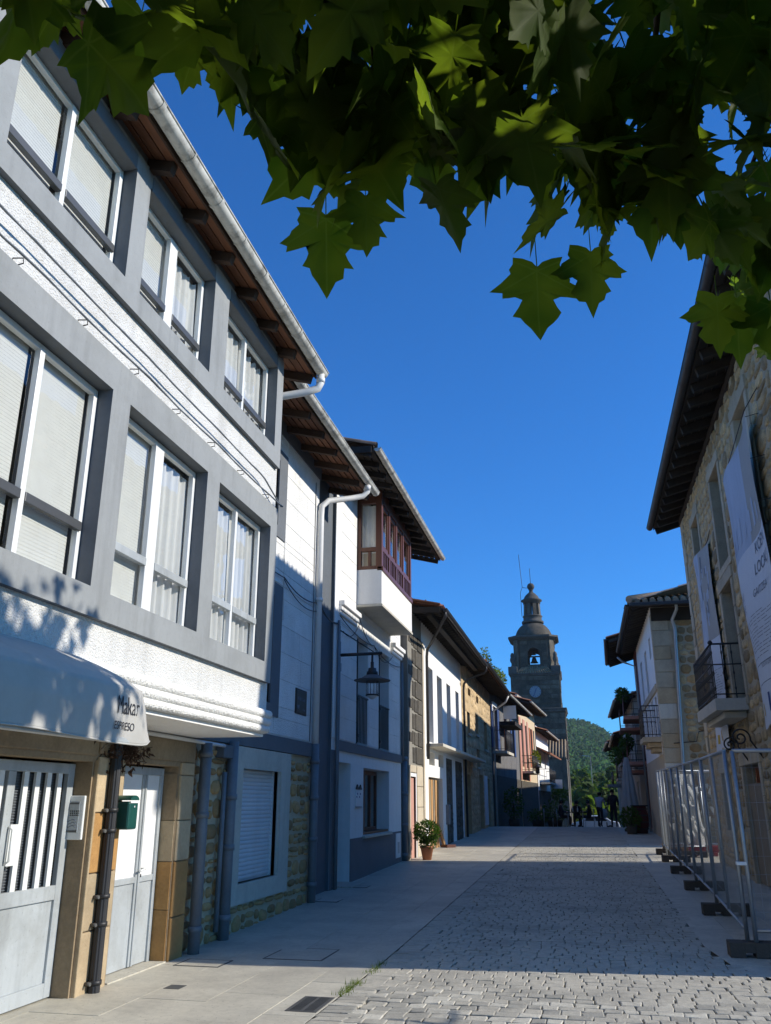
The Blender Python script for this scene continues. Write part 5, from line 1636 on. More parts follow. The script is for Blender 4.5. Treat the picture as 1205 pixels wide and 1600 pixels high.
for q in (up_r[2], up_r[3], mid_r[2], mid_r[3]):
    part_box('casement', rb, 'oldwood', XR + .18, XR + .24, q[0] + .02, q[0] + .12, q[2] + .02, q[3] - .02)
    part_box('casement', rb, 'oldwood', XR + .18, XR + .24, q[1] - .12, q[1] - .02, q[2] + .02, q[3] - .02)
    part_box('casement', rb, 'oldwood', XR + .18, XR + .24, (q[0] + q[1]) / 2 - .06, (q[0] + q[1]) / 2 + .06, q[2] + .02, q[3] - .02)
for q in up_r[:2]:
    part_box('cement_board', rb, 'ctrim', XR + .12, XR + .16, q[0] + .02, q[1] - .02, q[2] + .02, q[3] - .02)
for q in low_r[:2]:
    n = 6
    for k in range(n):
        a, b = q[0] + (q[1] - q[0]) * k / n, q[0] + (q[1] - q[0]) * (k + 1) / n
        part_box('hoarding_board', rb, 'ply', XR + .05, XR + .08, a + .004, b - .004, .15, 1.92)
part_box('orange_post', rb, 'orange', XR + .14, XR + .2, 18.0, 18.06, 1.9, 2.22)
eave(rb, XR, -1, .66, 8.84, .28, YRa - .1, 23.75, 8.2, bm='oldwood', rm='oldwood', sp=.62, boards=5, gm='dkgutter', gr=.085, tile='oldtile', rw=.11, rh=.16, ridge=3.2)
# far slope of the roof and the gable closing it
roof_sheet(rb, XR + 5.8, 8.84 - .0, XR + 2.55, 8.84 + .06 + .28 * 3.2, YRa - .1, 23.75, 'oldtile')
part_box('wall_plate', rb, 'oldwood', XR - .06, XR + .02, YRa, YRb, 8.70, 8.86)
for k in range(21):
    part_box('corbel_stone', rb, 'rframe', XR - .045, XR + .02, 10.0 + .62 * k, 10.2 + .62 * k, 8.56, 8.69)
gm_ = MB()
for yy in (YRa + .02, YRb - .02):
    gm_.add([(XR, yy, 8.9), (XR + 5.2, yy, 8.9), (XR + 2.5, yy, 9.75)], [(0, 1, 2)])
gm_.build('gable', rb, 'rmortar')
MB().add([(XR, 9.88, -.2), (XR + .3, 9.88, -.2), (XR + .3, 9.88, 3.8), (XR, 9.88, 3.8), (XR, 10.45, 6.8), (XR + .3, 10.45, 6.8), (XR, 10.45, -.2), (XR + .3, 10.45, -.2)], [(0, 1, 2, 3), (3, 2, 5, 4), (0, 3, 4, 6), (1, 7, 5, 2)]).build('shadow_wedge', rb, 'rmortar')  # unseen raking wedge, added to slant the near edge of the house's shadow
balcony(rb, XR, -1, .58, 17.0, 19.75, 3.42, 1.02, .17, 'ctrim', 'black', knob=True, slab_t=.22)
part_box('slab_moulding', rb, 'ctrim', XR - .42, XR - .01, 17.2, 19.55, 3.08, 3.195, .02)
MB().lathe((XR - .54, 17.04, 4.42), [(.02, 0), (.045, .03), (.045, .06), (.02, .09)], 8).build('ball_finial', rb, 'black')
for (yy, xx, zz, r) in ((17.6, XR - .32, 2.62, .14), (16.3, XR - .34, 2.66, .16)):     # wrought iron scrolls
    pts = []
    for k in range(46):
        t = k / 45 * 4.3 * PI * .8
        rr = r * (1 - k / 52)
        pts.append((xx + rr * math.cos(t), yy + .05 * k / 45, zz + rr * math.sin(t)))
    MB().tube([(XR, yy, zz - .35), (xx + r, yy, zz - .05)] + pts, .016, 6).build('iron_scroll', rb, 'black')

# banners hung on the front
def banner(label, y0, y1, ztop, zbot, xoff, cut, lines, seed, top_split=None):
    t = thing('banner', label, 'banner', (XR - xoff, (y0 + y1) / 2, zbot))
    def P(u, v):     # u: 0 far .. 1 near ; v: 0 bottom .. 1 top
        y = y1 + (y0 - y1) * u
        zt = ztop + cut[0] * (1 - u) + cut[1] * u
        z = zbot + (cut[2] * (1 - u) + cut[3] * u) + (zt - zbot - (cut[2] * (1 - u) + cut[3] * u)) * v
        wob = .08 * math.sin(u * 6.0 + v * 2.2 + seed) + .028 * math.sin(v * 9 + u * 4) + .07 * (1 - v) * math.sin(u * 3 + seed)
        return (XR - xoff - .03 + wob * .7, y, z)
    zs = top_split
    sh = MB().grid(lambda u, v: P(u, v * zs), 30, 40).build('sheet', t, 'banner')
    MB().grid(lambda u, v: P(u * .55, zs + v * (1 - zs)), 20, 20).build('printed_area', t, 'bannerb')
    MB().grid(lambda u, v: P(.55 + u * .45, zs + v * (1 - zs)), 16, 20).build('printed_area', t, 'bannerg')
    for s in (sh,):
        pass
    W = abs(y1 - y0)
    for (body, size, u0, v0, m_) in lines:
        H = ztop - zbot
        def fn(x, yv, u0=u0, v0=v0):
            p = P(u0 + x / W, v0 + yv / H)
            return (p[0] - .008, p[1], p[2])
        lettering(t, body, size, fn, m_, 'lettering')
    for k in range(7):
        p = P(.985, .08 + k * .15)
        MB().tube([p, (XR + .05, p[1] - .02, p[2] + .05)], .006, 5).build('eyelet_tie', t, 'black')
    P0, P1 = P(0, 1), P(1, 1)
    MB().tube([(XR, P0[1] + .25, P0[2] - .1), P0, P1, (XR, P1[1] - .25, P1[2] + .3)], .008, 5).build('rope', t, 'black')
    def rect(u0, u1, v0, v1, m_, nm):
        MB().grid(lambda u, v: (P(u0 + (u1 - u0) * u, v0 + (v1 - v0) * v)[0] - .006, *P(u0 + (u1 - u0) * u, v0 + (v1 - v0) * v)[1:]), 6, 2).build(nm, t, m_)
    rect(.06, .13, .045, .09, 'yellow', 'printed_logo'); rect(.55, .60, .04, .10, 'navy', 'printed_logo'); rect(.60, .68, .04, .06, 'navy', 'printed_logo')
    rect(.04, .95, .135, .138, 'inkgrey', 'printed_rule'); rect(.04, .95, .20, .203, 'inkgrey', 'printed_rule')
    rr_ = random.Random(seed)
    for k in range(13):
        v_ = .225 + .0125 * k
        u_ = .05
        while u_ < .9:
            w_ = rr_.uniform(.05, .14)
            if rr_.random() < .8: rect(u_, min(.93, u_ + w_), v_, v_ + .0022, 'inkgrey', 'printed_rule')
            u_ += w_ + .02
    if zs < .6:
        for k in range(26):
            u_ = rr_.uniform(.06, .85); v_ = rr_.uniform(.60, .9)
            rect(u_, u_ + rr_.uniform(.02, .05), v_, v_ + rr_.uniform(.02, .09), 'bannerb' if k % 3 else 'inkgrey', 'printed_figure')
    if zs > .6:
        for k in range(7):
            rect(.06 + .12 * k, .11 + .12 * k, zs + .04, zs + .10 + .02 * (k % 3), 'bannerb', 'printed_figure')
    return t
small_lines = [('OEN', .15, .5, .50, 'inkgrey'), ('(LOCAL)', .14, .38, .45, 'inkgrey'), ('GAITZEA', .10, .30, .38, 'inkgrey')]
banner('narrow grey and white banner passing behind the iron balcony', 18.75, 21.0, 6.98, 2.62, .10, (0, 0, 0, 0), small_lines, .3, .53)
big = [('KOEN', .25, .60, .57, 'inkgrey'), ('LOCAL)', .25, .56, .50, 'inkgrey'), ('DAKI', .19, .05, .46, 'inkgrey'), ('GAITZEA', .17, .50, .43, 'inkgrey'), ('TA BE', .17, .05, .415, 'inkgrey'),
       ('SUSTATZAILEA', .10, .52, .185, 'inkgrey')]
bg = banner('big wavy printed banner with black capitals nearest the camera', 12.95, 15.35, 7.05, 2.72, .15, (.05, .35, 0, 0), big, 1.9, .62)
# ================================================================ mesh fence along the house under repair
fence_pts = [(1.60, 10.80), (1.72, 14.02), (1.80, 17.15), (1.84, 20.2), (1.90, 23.2), (1.94, 25.55)]
ordw = ['first', 'second', 'third', 'fourth', 'fifth']
def fence_panel(label, p, q, frame='galv', hgt=2.02, door=False, white=False):
    zb0, zb1 = GZ(p[1]) + .12, GZ(q[1]) + .12
    t = thing('mesh_fence', label, 'fence', (p[0], p[1], zb0), 'wire mesh site fence panels')
    P = lambda u, z: (p[0] + (q[0] - p[0]) * u, p[1] + (q[1] - p[1]) * u, zb0 + (zb1 - zb0) * u + z)
    m = frame
    L = math.hypot(q[0] - p[0], q[1] - p[1])
    e = .035 / L
    fr = MB()
    k_ = 1.6 if frame == 'white' else 1
    fr.tube([P(e, -.08), P(e, hgt)], .024 * k_, 8); fr.tube([P(1 - e, -.08), P(1 - e, hgt)], .024 * k_, 8)
    fr.tube([P(e, hgt), P(1 - e, hgt)], .022 * k_, 8); fr.tube([P(e, .14), P(1 - e, .14)], .018 * k_, 8)
    fr.tube([P(.5, .14), P(.5, hgt)], .020 * k_, 8)
    fr.build('frame', t, m)
    if door:
        fd = MB().tube([P(.34, .1), P(.34, hgt - .1), P(.72, hgt - .1), P(.72, .1)], .024, 8)
        fd.build('gate_frame', t, m)
    wm = MB()
    n = int(L / .075)
    for k in range(1, n):
        wm.tube([P(k / n, .14), P(k / n, hgt)], .0017, 3, caps=False)
    for k in range(1, 10):
        wm.tube([P(e, .14 + (hgt - .14) * k / 10), P(1 - e, .14 + (hgt - .14) * k / 10)], .0017, 3, caps=False)
    wm.build('wire_mesh', t, m, kind='stuff')
    return t
for k, (p, q) in enumerate(zip(fence_pts, fence_pts[1:])):
    fence_panel('%s mesh panel of the site fence along the street counted from the near corner' % ordw[k], p, q)
fence_panel('mesh panel with a gate frame running across to the stone house at the near corner', (1.64, 10.74), (3.02, 10.9), door=True)
fence_panel('white framed mesh panel closing the sunlit gap behind the fence', (1.98, 25.7), (4.4, 25.9), 'white')
fence_panel('last mesh panel set across in front of the white framed one', (1.9, 24.6), (3.0, 24.9))
def foot(label, x, y, l=.66, w=.24, h=.15):
    z = GZ(y)
    t = thing('concrete_block', label, 'concrete block', (x, y, z), 'concrete feet of the site fence')
    m = MB()
    hl = l / 2
    for (a, b, c, d) in ((-hl, -hl + .16, 0, h), (hl - .16, hl, 0, h), (-.07, .07, 0, h), (-hl + .16, -.07, .05, h), (.07, hl - .16, .05, h)):
        m.box(x + a, x + b, y - w / 2, y + w / 2, z + c, z + d - .0)
    o = m.build('block', t, 'concrete', bevel=.006)
    MB().lathe((x, y, z + h - .01), [(.035, 0), (.035, .014)], 10).build('socket', t, 'dark')
fl_ = ['nearest the camera at the fence corner', 'under the second fence post from the camera', 'under the third fence post from the camera', 'under the fourth fence post from the camera', 'under the fifth fence post from the camera', 'at the sunlit far end of the street fence']
for (x, y), s in zip(fence_pts, fl_):
    foot('dark concrete fence foot ' + s, x + .12, y)
foot('dark concrete fence foot beside the wall end of the cross panel', 2.85, 10.88)
foot('dark concrete fence foot standing alone under the white framed panel', 3.2, 25.75)
foot('dark concrete fence foot under the last cross panel', 2.6, 24.75)
cl = thing('pipe_clip', 'pale clamp holding two fence posts together at the near corner', 'clamp', (1.62, 10.77, .95))
part_box('clamp', cl, 'white', 1.57, 1.68, 10.72, 10.81, .93, .965, .006)
ps = MB()
rnd = random.Random(14)
def sheetfn(u, v):
    x = 2.40 + .46 * u + .10 * (1 - v) * (1 + u)
    return (x + .02 * math.sin(v * 13), 25.5 + .06 * math.sin(u * 11 + v * 5) + .04 * math.sin(v * 21 + u * 3), GZ(25.5) + .22 + 1.85 * v + .08 * math.sin(u * 7) * (1 - v))
ps.grid(sheetfn, 24, 46)
tag(ps.build('plastic_sheet', None, 'plastic'), 'torn dirty plastic sheet hanging over the mesh fence', 'plastic sheet')
rg = MB(); rnd = random.Random(9)
for k in range(46):
    x = 2.0 + rnd.random() * 1.6; y = 24.4 + rnd.random() * 1.0; z = .9 + rnd.random() * 1.3
    a = rnd.uniform(.03, .12)
    rg.add([(x, y, z), (x + a, y + rnd.gauss(0, .03), z + rnd.gauss(0, .05)), (x + a * .7, y + .02, z - rnd.uniform(.05, .22)), (x - .02, y, z - rnd.uniform(.03, .1))], [(0, 1, 2, 3)])
tag(rg.build('plastic_scraps', None, 'plastic', kind='stuff'), 'scraps of torn plastic caught in the fence mesh', 'plastic scraps')
bar = thing('barrier', 'low red plastic barrier lying in the gap behind the fence', 'barrier', (3.0, 25.3, GZ(25)))
part_box('rail', bar, 'red', 2.55, 3.35, 25.2, 25.32, GZ(25) + .10, GZ(25) + .26, .03)
part_box('leg', bar, 'red', 2.65, 2.75, 25.1, 25.42, GZ(25), GZ(25) + .10)
part_box('leg', bar, 'red', 3.15, 3.25, 25.1, 25.42, GZ(25), GZ(25) + .10)
bm_ = thing('timber_beam', 'weathered timber lying at the foot of the white framed panel', 'beam', (2.4, 26.0, GZ(26)))
part_box('beam', bm_, 'planks', 1.95, 3.1, 25.95, 26.15, GZ(26), GZ(26) + .26, .01)

# ================================================================ RIGHT: second house, white front with stone corner and hipped roof
XS = 2.53
YO = 2.25
YSa, YSb = 29.2, 37.85
s2 = thing('town_house', 'house with stone side wall, white front and a hipped tile roof beyond the gap', 'house', (XS, 32, .3))
whs = [(q[0] + YO, q[1] + YO, *q[2:]) for q in [(28.2, 28.9, 6.3, 7.0, .2), (30.4, 31.3, 5.3, 6.9, .2), (33, 33.9, 5.3, 6.9, .2), (27.9, 28.6, 3.5, 4.95, .25), (29.6, 30.4, 3.5, 5.0, .25), (31.6, 32.4, 3.5, 5.0, .25), (33.6, 34.4, 3.5, 5.0, .25), (30, 31.2, .3, 2.5, .25), (33, 34.2, .3, 2.5, .25)]]
w = MB().wall(XS, -1, YSa, YSb, -.2, 7.85, whs, .2)
w.build('front_wall', s2, 'plaster')
w = MB().shell(XS, -1, 7.5, YSa, YSb, -.2, 7.85); w.build('side_wall', s2, 'rmortar')
for q in whs:
    MB().quad((XS + .18, q[0], q[2]), (XS + .18, q[1], q[2]), (XS + .18, q[1], q[3]), (XS + .18, q[0], q[3])).build('room_back', s2, 'dark')
    part_box('window_frame', s2, 'oldwood', XS + .10, XS + .15, q[0] + .02, q[0] + .1, q[2], q[3])
    part_box('window_frame', s2, 'oldwood', XS + .10, XS + .15, q[1] - .1, q[1] - .02, q[2], q[3])
z = .3; k = 0
rnd = random.Random(33)
while z < 7.5:
    hq = rnd.uniform(.40, .52)
    l = .74 if k % 2 else .52
    mm = rnd.choice(['rframe', 'rframe', 'tan', 'ctrim'])
    part_box('quoin', s2, mm, XS - .02, XS + l, YSa - .03, YSa + .3, z + .006, min(z + hq, 7.55) - .006, .012)
    z += hq; k += 1
part_box('string_course', s2, 'rframe', XS - .06, XS + .02, YSa + .3, YSb, 5.05, 5.28, .02)
part_box('stone_base', s2, 'palestone', XS - .015, XS + .02, YSa + .3, YSb, -.1, 3.05, .01)
# rubble of the side wall, built in the xz plane
rnd = random.Random(35)
z = .3; cnt = 0
rest = MB()
while z < 7.5:
    hh = rnd.uniform(.16, .36)
    x = XS + .80 - rnd.random() * .1
    while x < XS + 3.6:
        ww = rnd.uniform(.2, .6)
        vs, fs = stone_poly(ww - .01, hh - .012, .03, rnd)
        c = (x + ww / 2, z + hh / 2)
        me_ = MB().add([(p[1], -p[0], p[2]) for p in vs], fs, 0, True)
        if cnt < 240:
            me = bpy.data.meshes.new('stone'); me.from_pydata(me_.v, [], me_.f); me.materials.append(M['rstone' if rnd.random() < .7 else 'rubble'])
            piece('stone', me, s2, (c[0], YSa, c[1]))
        else:
            rest.add([(c[0] + p[0], YSa + p[1], c[1] + p[2]) for p in me_.v], me_.f, 0)
        cnt += 1; x += ww
    z += hh
if rest.v: rest.build('stonework', s2, 'rstone', kind='stuff')
MB().tube([(XS + .78, YSa - .62, 7.74), (XS + .80, YSa - .45, 7.58), (XS + .66, YSa - .14, 7.3), (XS + .72, YSa - .10, 7.0), (XS + .50, YSa - .09, 2.5), (XS + .48, YSa - .09, .3)], .055, 10).build('drainpipe', s2, 'galv')
# hipped roof: eaves on the front and on the side
eave(s2, XS, -1, .66, 7.72, .28, YSa - .62, 38.1, 3.8, bm='oldwood', rm='oldwood', sp=.5, boards=5, gm='dkgutter', gr=.07, tile='paletile')
n = 26
for k in range(n):
    x = XS - .55 + (6.3) * (k + .5) / n
    top = max(.15, min(2.6, (x - XS + .8) * .95))
    MB().tube([(x, YSa - .74, 7.85), (x, YSa - .74 + top, 7.85 + .30 * top)], .095, 7).build('roof_tile', s2, 'paletile')
MB().add([(XS - .68, YSa - .70, 7.78), (XS + 6.5, YSa - .70, 7.78), (XS + 6.5, YSa + 2.4, 8.67), (XS + 2.0, YSa + 2.4, 8.67)], [(0, 1, 2, 3)]).build('roof_slope', s2, 'paletile')
MB().add([(XS - .85, YSa - .66, 7.74), (XS + 6.5, YSa - .66, 7.74), (XS + 6.5, YSa + .1, 7.78), (XS - .85, YSa + .1, 7.78)], [(0, 1, 2, 3)]).build('soffit', s2, 'oldwood')
MB().tube([(XS - .70, YSa - .72, 7.92), (XS + 1.9, YSa + 2.3, 8.84)], .13, 8).build('hip_tile', s2, 'paletile')
part_box('gutter', s2, 'dkgutter', XS - .70, XS + 6.5, YSa - .82, YSa - .70, 7.68, 7.80, .02)
part_box('frieze', s2, 'oldwood', XS, XS + 6, YSa - .05, YSa + .0, 7.3, 7.74)
balcony(s2, XS, -1, .58, 29.75, 31.5, 3.6, 1.0, .14, 'palestone', 'black', knob=True, slab_t=.16)
part_box('balcony_corbel', s2, 'tan', XS - .42, XS + .02, 29.9, 31.35, 3.28, 3.435, .03)
part_box('balcony_corbel', s2, 'tan', XS - .28, XS + .02, 30.0, 31.2, 3.13, 3.275, .03)
MB().tube([(XS + .3, YSa - .06, 3.35), (XS + 1.0, YSa - .06, 3.4), (XS + 1.1, YSa - .06, 3.7), (XS + 2.2, YSa - .06, 3.8)], .014, 5).build('cable', s2, 'black')
MB().tube([(XS - .8, 37.9, 7.5), (XS - .6, 37.95, 7.3), (XS - .1, 38.0, 7.1), (XS - .08, 38.0, .4)], .045, 8).build('drainpipe', s2, 'galv')

# ================================================================ RIGHT: houses further down
GRP = 'terraced houses on the right of the street'
r3, L = far_house('dark red house with deep black eaves and flower balconies beyond the white front', (2.65, 38.3), (2.85, 45.3), 7.8, 7, 'redw', [(1, 2, 5.2, 7, None), (4, 5, 5.2, 7, None), (1, 2, 3.2, 4.8, None), (4.4, 5.4, 3.0, 4.8, None), (2, 3.2, .1, 2.4, None)], sg=-1, ov=1.25, group=GRP, gm='dkgutter')
for (z, pan) in ((4.62, 'redw'), (2.72, 'redw')):
    balcony(r3, 0, -1, .85, .5, 3.0, z, .85, .3, 'pinkw', 'black', pan='redw')
    balcony(r3, 0, -1, 1.0, 3.6, 6.4, z - .25, .85, .3, 'pinkw', 'black', pan='redw')
leafbox(r3, -1.05, -.55, .4, 3.0, 5.4, 5.9, 340, 'bush', .16, 4)
leafbox(r3, -1.2, -.7, 3.6, 6.4, 3.1, 3.6, 320, 'bush', .16, 3)
leafbox(r3, -1.05, -.55, .4, 3.1, 3.3, 3.9, 420, 'bush', .16, 6)
for k in range(9):
    MB().lathe((-.9 + .05 * (k % 3), .5 + .28 * k, 3.72 + .05 * (k % 2)), [(.01, 0), (.06, .04), (.01, .09)], 6).build('white_flower', r3, 'white')
r4, L = far_house('pale house with an orange gable and a dark balcony further down the right side', (2.65, 45.8), (2.6, 55.0), 6.2, 7, 'creamw', [(1, 2, 3.4, 5.2, None), (4, 5, 3.4, 5.2, None), (7, 8, 3.4, 5.2, None), (1, 2.2, .1, 2.3, None), (5, 6.2, .1, 2.3, None)], sg=-1, ov=.8, group=GRP)
balcony(r4, 0, -1, .8, .6, 3.4, 3.2, .95, .3); leafbox(r4, -1.3, -.5, .5, 3.4, 3.2, 4.0, 260, 'bush', .2, 13)
part_box('gable', r4, 'orange', .3, 5, -.3, -.05, 6.2, 7.6)
part_box('gable_trim', r4, 'plaster', .25, 5, -.28, -.02, 5.0, 6.2)
r5, L = far_house('far narrow house with small canopies at the end of the right row', (2.65, 55.6), (2.75, 68.0), 5.5, 7, 'dkwall', [(1, 2, 3.4, 5.0, None), (4, 5, 3.4, 5.0, None), (7, 8, 3.4, 5, None), (10, 11, 3.4, 5, None), (2, 3.2, .1, 2.3, None)], sg=-1, ov=.7, group=GRP)
balcony(r5, 0, -1, .7, 1, 4, 3.0, .95, .3)
part_box('canopy', r5, 'canvas', -1.3, 0, 2, 5, 2.5, 2.65)
r6, L = far_house('last muted stone house on the right beside the wooded hill', (2.8, 68.6), (2.7, 80.0), 6.2, 7, 'dkwall', [(1, 2, 3.6, 5.4, None), (4, 5, 3.6, 5.4, None), (7, 8, 3.6, 5.4, None)], sg=-1, ov=.9, group=GRP)
balcony(r6, 0, -1, .7, 1, 5, 3.2, .95, .3)

# ================================================================ street furniture and people at the far end
def gz(y): return GZ(y)
pa = thing('closed_parasol', 'tall folded blue grey parasol before the dark red house', 'parasol', (1.72, 38.0, gz(38)))
MB().tube([(1.72, 38, gz(38)), (1.72, 38, gz(38) + 2.9)], .03, 8).build('pole', pa, 'galv')
def pfold(u, v):
    t = 2 * PI * u
    r = (.07 + .24 * (1 - v) ** .8) * (1 + .16 * math.cos(t * 8))
    return (1.72 + r * math.cos(t), 38 + r * math.sin(t), gz(38) + .95 + 1.95 * v)
MB().grid(pfold, 48, 8).build('canopy', pa, 'canvas')
MB().lathe((1.72, 38, gz(38)), [(.3, 0), (.3, .08), (.05, .1)], 14).build('base', pa, 'concrete')
ba = thing('barrel_table', 'wine red barrel table on the right under the balconies', 'table', (2.0, 36.6, gz(36.6)))
MB().lathe((2.0, 36.6, gz(36.6)), [(.24, 0), (.30, .3), (.32, .5), (.30, .7), (.25, 1.0)], 16).build('barrel', ba, 'redw')
for z in (.15, .4, .65, .88):
    MB().lathe((2.0, 36.6, gz(36.6) + z), [(.315, 0), (.318, .04)], 16).build('hoop', ba, 'black')
MB().lathe((2.0, 36.6, gz(36.6) + 1.0), [(.33, 0), (.33, .04)], 16).build('top', ba, 'oldwood')
def shrub(label, x, y, r, h, n, seed, m='bush', l=.14, pot=True):
    t = thing('potted_shrub' if pot else 'round_shrub', label, 'plant', (x, y, gz(y)))
    if pot:
        MB().lathe((x, y, gz(y)), [(r * .5, 0), (r * .6, .35), (r * .5, .34)], 12).build('pot', t, 'concrete')
    MB().tube([(x, y, gz(y)), (x, y, gz(y) + h * .6)], .04, 6).build('stem', t, 'twig')
    mb = MB(); leaf_cloud(mb, (x, y, gz(y) + h * .6), (r, r, h * .42), n, random.Random(seed), l, shell=.3)
    mb.build('foliage', t, m)
shrub('dark leafy planter shrub before the parasol', 1.62, 36.0, .36, .95, 420, 1)
shrub('tall dark potted shrub against the weathered house on the left', -3.7, 46.5, .5, 1.9, 600, 2)
shrub('dark bushy shrub at the foot of the church tower', -1.75, 49.5, .7, 1.3, 600, 3)
shrub('low dark shrub left of the seated group', -2.7, 50.5, .6, .9, 400, 4)
# seated guests, tables and chairs: silhouettes in the shade
def figure(name_label, x, y, face, pose, cols, hair_m='hair', sc_=1.0):
    z0 = gz(y)
    t = thing('person', name_label, 'person', (x, y, z0))
    c, s = math.cos(face), math.sin(face)
    # local: f forward, r right
    W = lambda r_, f_, z_: (x + (r_ * c - f_ * s) * sc_, y + (r_ * s + f_ * c) * sc_, z0 + z_ * sc_)
    if pose == 'stand':
        J = dict(pel=(0, 0, .95), ch=(0, .0, 1.28), nk=(0, .0, 1.47), hd=(0, .03, 1.60), tp=(0, .03, 1.71), lh=(-.09, 0, .90), lk=(-.10, .03, .50), la=(-.11, -.02, .09), lt=(-.12, .14, .04), rh=(.09, 0, .90), rk=(.10, .05, .50), ra=(.11, .0, .09), rt=(.12, .16, .04), ls=(-.19, 0, 1.40), le=(-.25, -.02, 1.13), lw=(-.23, .10, .90), rs=(.19, 0, 1.40), re=(.25, 0, 1.13), rw=(.24, .14, .92))
    elif pose == 'push':
        J = dict(pel=(0, 0, .95), ch=(0, .08, 1.27), nk=(0, .12, 1.46), hd=(0, .16, 1.58), tp=(0, .17, 1.69), lh=(-.09, 0, .90), lk=(-.10, .14, .50), la=(-.11, .02, .09), lt=(-.12, .18, .04), rh=(.09, 0, .90), rk=(.10, -.02, .50), ra=(.11, -.24, .12), rt=(.12, -.10, .04), ls=(-.19, .1, 1.39), le=(-.24, .2, 1.12), lw=(-.18, .45, 1.05), rs=(.19, .1, 1.39), re=(.24, .2, 1.12), rw=(.18, .45, 1.05))
    else:
        J = dict(pel=(0, 0, .50), ch=(0, -.04, .85), nk=(0, .0, 1.05), hd=(0, .06, 1.17), tp=(0, .07, 1.28), lh=(-.10, .05, .50), lk=(-.12, .46, .52), la=(-.12, .46, .10), lt=(-.12, .62, .05), rh=(.10, .05, .50), rk=(.12, .46, .52), ra=(.13, .42, .10), rt=(.13, .58, .05), ls=(-.19, -.02, .98), le=(-.25, .10, .74), lw=(-.14, .36, .72), rs=(.19, -.02, .98), re=(.25, .10, .74), rw=(.14, .36, .72))
    rr = dict(pel=.15, ch=.155, nk=.062, hd=.095, tp=.07, lh=.095, lk=.062, la=.045, lt=.04, rh=.095, rk=.062, ra=.045, rt=.04, ls=.075, le=.05, lw=.036, rs=.075, re=.05, rw=.036)
    E = [('pel', 'ch'), ('ch', 'nk'), ('nk', 'hd'), ('hd', 'tp'), ('pel', 'lh'), ('lh', 'lk'), ('lk', 'la'), ('la', 'lt'), ('pel', 'rh'), ('rh', 'rk'), ('rk', 'ra'), ('ra', 'rt'), ('ch', 'ls'), ('ls', 'le'), ('le', 'lw'), ('ch', 'rs'), ('rs', 're'), ('re', 'rw')]
    ks = list(J)
    me = bpy.data.meshes.new('body')
    me.from_pydata([W(*J[k]) for k in ks], [(ks.index(a), ks.index(b)) for a, b in E], [])
    o = bpy.data.objects.new('body', me)
    COL.objects.link(o)
    sk = o.modifiers.new('Skin', 'SKIN')
    for i, k in enumerate(ks):
        v = me.skin_vertices[0].data[i]
        v.radius = (rr[k] * sc_ * (1.15 if k in ('pel', 'ch') else 1), rr[k] * sc_)
        v.use_root = (k == 'pel')
    sb = o.modifiers.new('Sub', 'SUBSURF'); sb.levels = 1; sb.render_levels = 1
    dg = bpy.context.evaluated_depsgraph_get()
    me2 = bpy.data.meshes.new_from_object(o.evaluated_get(dg))
    bpy.data.objects.remove(o)
    for m_ in (cols[0], cols[1], 'skin'):
        me2.materials.append(M[m_])
    hdz = W(*J['nk'])[2] + .03
    tor = W(*J['pel'])[2] + .04
    hands = [Vector(W(*J['lw'])), Vector(W(*J['rw']))]
    for p in me2.polygons:
        cc = p.center
        p.use_smooth = True
        if cc.z > hdz or min((cc - q).length for q in hands) < .10: p.material_index = 2
        elif cc.z > tor: p.material_index = 0
        else: p.material_index = 1
    me2.transform(Matrix.Translation(-OFF[t.name]))
    b = bpy.data.objects.new('body', me2)
    COL.objects.link(b); b.parent = t
    hx = Vector(W(*J['hd']))
    fwd = Vector((-s, c, 0))
    hp = hx - fwd * .025 + Vector((0, 0, .045))
    MB().lathe(tuple(hp), [(.05, -.10), (.105, -.04), (.112, .02), (.09, .08), (.04, .105)], 12).build('hair', t, hair_m)
    return t
figure('standing man in dark clothes at the far right end of the cobbles', 1.28, 46.5, PI * .95, 'stand', ('cloth1', 'cloth1'), sc_=1.03)
figure('person in a pale top and dark trousers pushing a white pram', .62, 48.0, -.3, 'push', ('cloth2', 'cloth1'))
figure('seated guest in dark clothes at the left end of the cafe table', -1.35, 47.6, -PI / 2, 'sit', ('cloth1', 'cloth3'))
figure('seated guest in brown facing us behind the cafe table', -.55, 48.5, PI, 'sit', ('cloth3', 'cloth1'))
figure('seated guest in navy on the right hand cafe chair', .08, 47.6, PI / 2, 'sit', ('cloth1', 'cloth1'))
def chair(label, x, y, face):
    z = gz(y)
    t = thing('cafe_chair', label, 'chair', (x, y, z), 'chairs around the cafe table')
    c, s = math.cos(face), math.sin(face)
    W = lambda r_, f_, z_: (x + r_ * c - f_ * s, y + r_ * s + f_ * c, z + z_)
    MB().beam(W(0, -.2, .44), W(0, .24, .44), .42, .03).build('seat', t, 'oldwood')
    MB().beam(W(-.2, -.24, .78), W(.2, -.24, .78), .03, .2).build('backrest', t, 'oldwood')
    for (a, b, h) in ((-.19, -.22, .88), (.19, -.22, .88), (-.19, .22, .44), (.19, .22, .44)):
        MB().tube([W(a, b, 0), W(a, b, h)], .016, 6).build('leg', t, 'galv')
chair('cafe chair under the left seated guest', -1.35, 47.6, -PI / 2)
chair('cafe chair under the guest in brown behind the table', -.55, 48.5, PI)
chair('cafe chair under the right hand guest in navy', .08, 47.6, PI / 2)
chair('empty cafe chair left of the seated group', -2.0, 47.3, -PI / 2)
tb = thing('cafe_table', 'cafe table with bottles between the seated guests', 'table', (-.62, 47.7, gz(47.7)))
part_box('table_top', tb, 'oldwood', -1.05, -.2, 47.35, 48.05, gz(47.7) + .70, gz(47.7) + .735, .01)
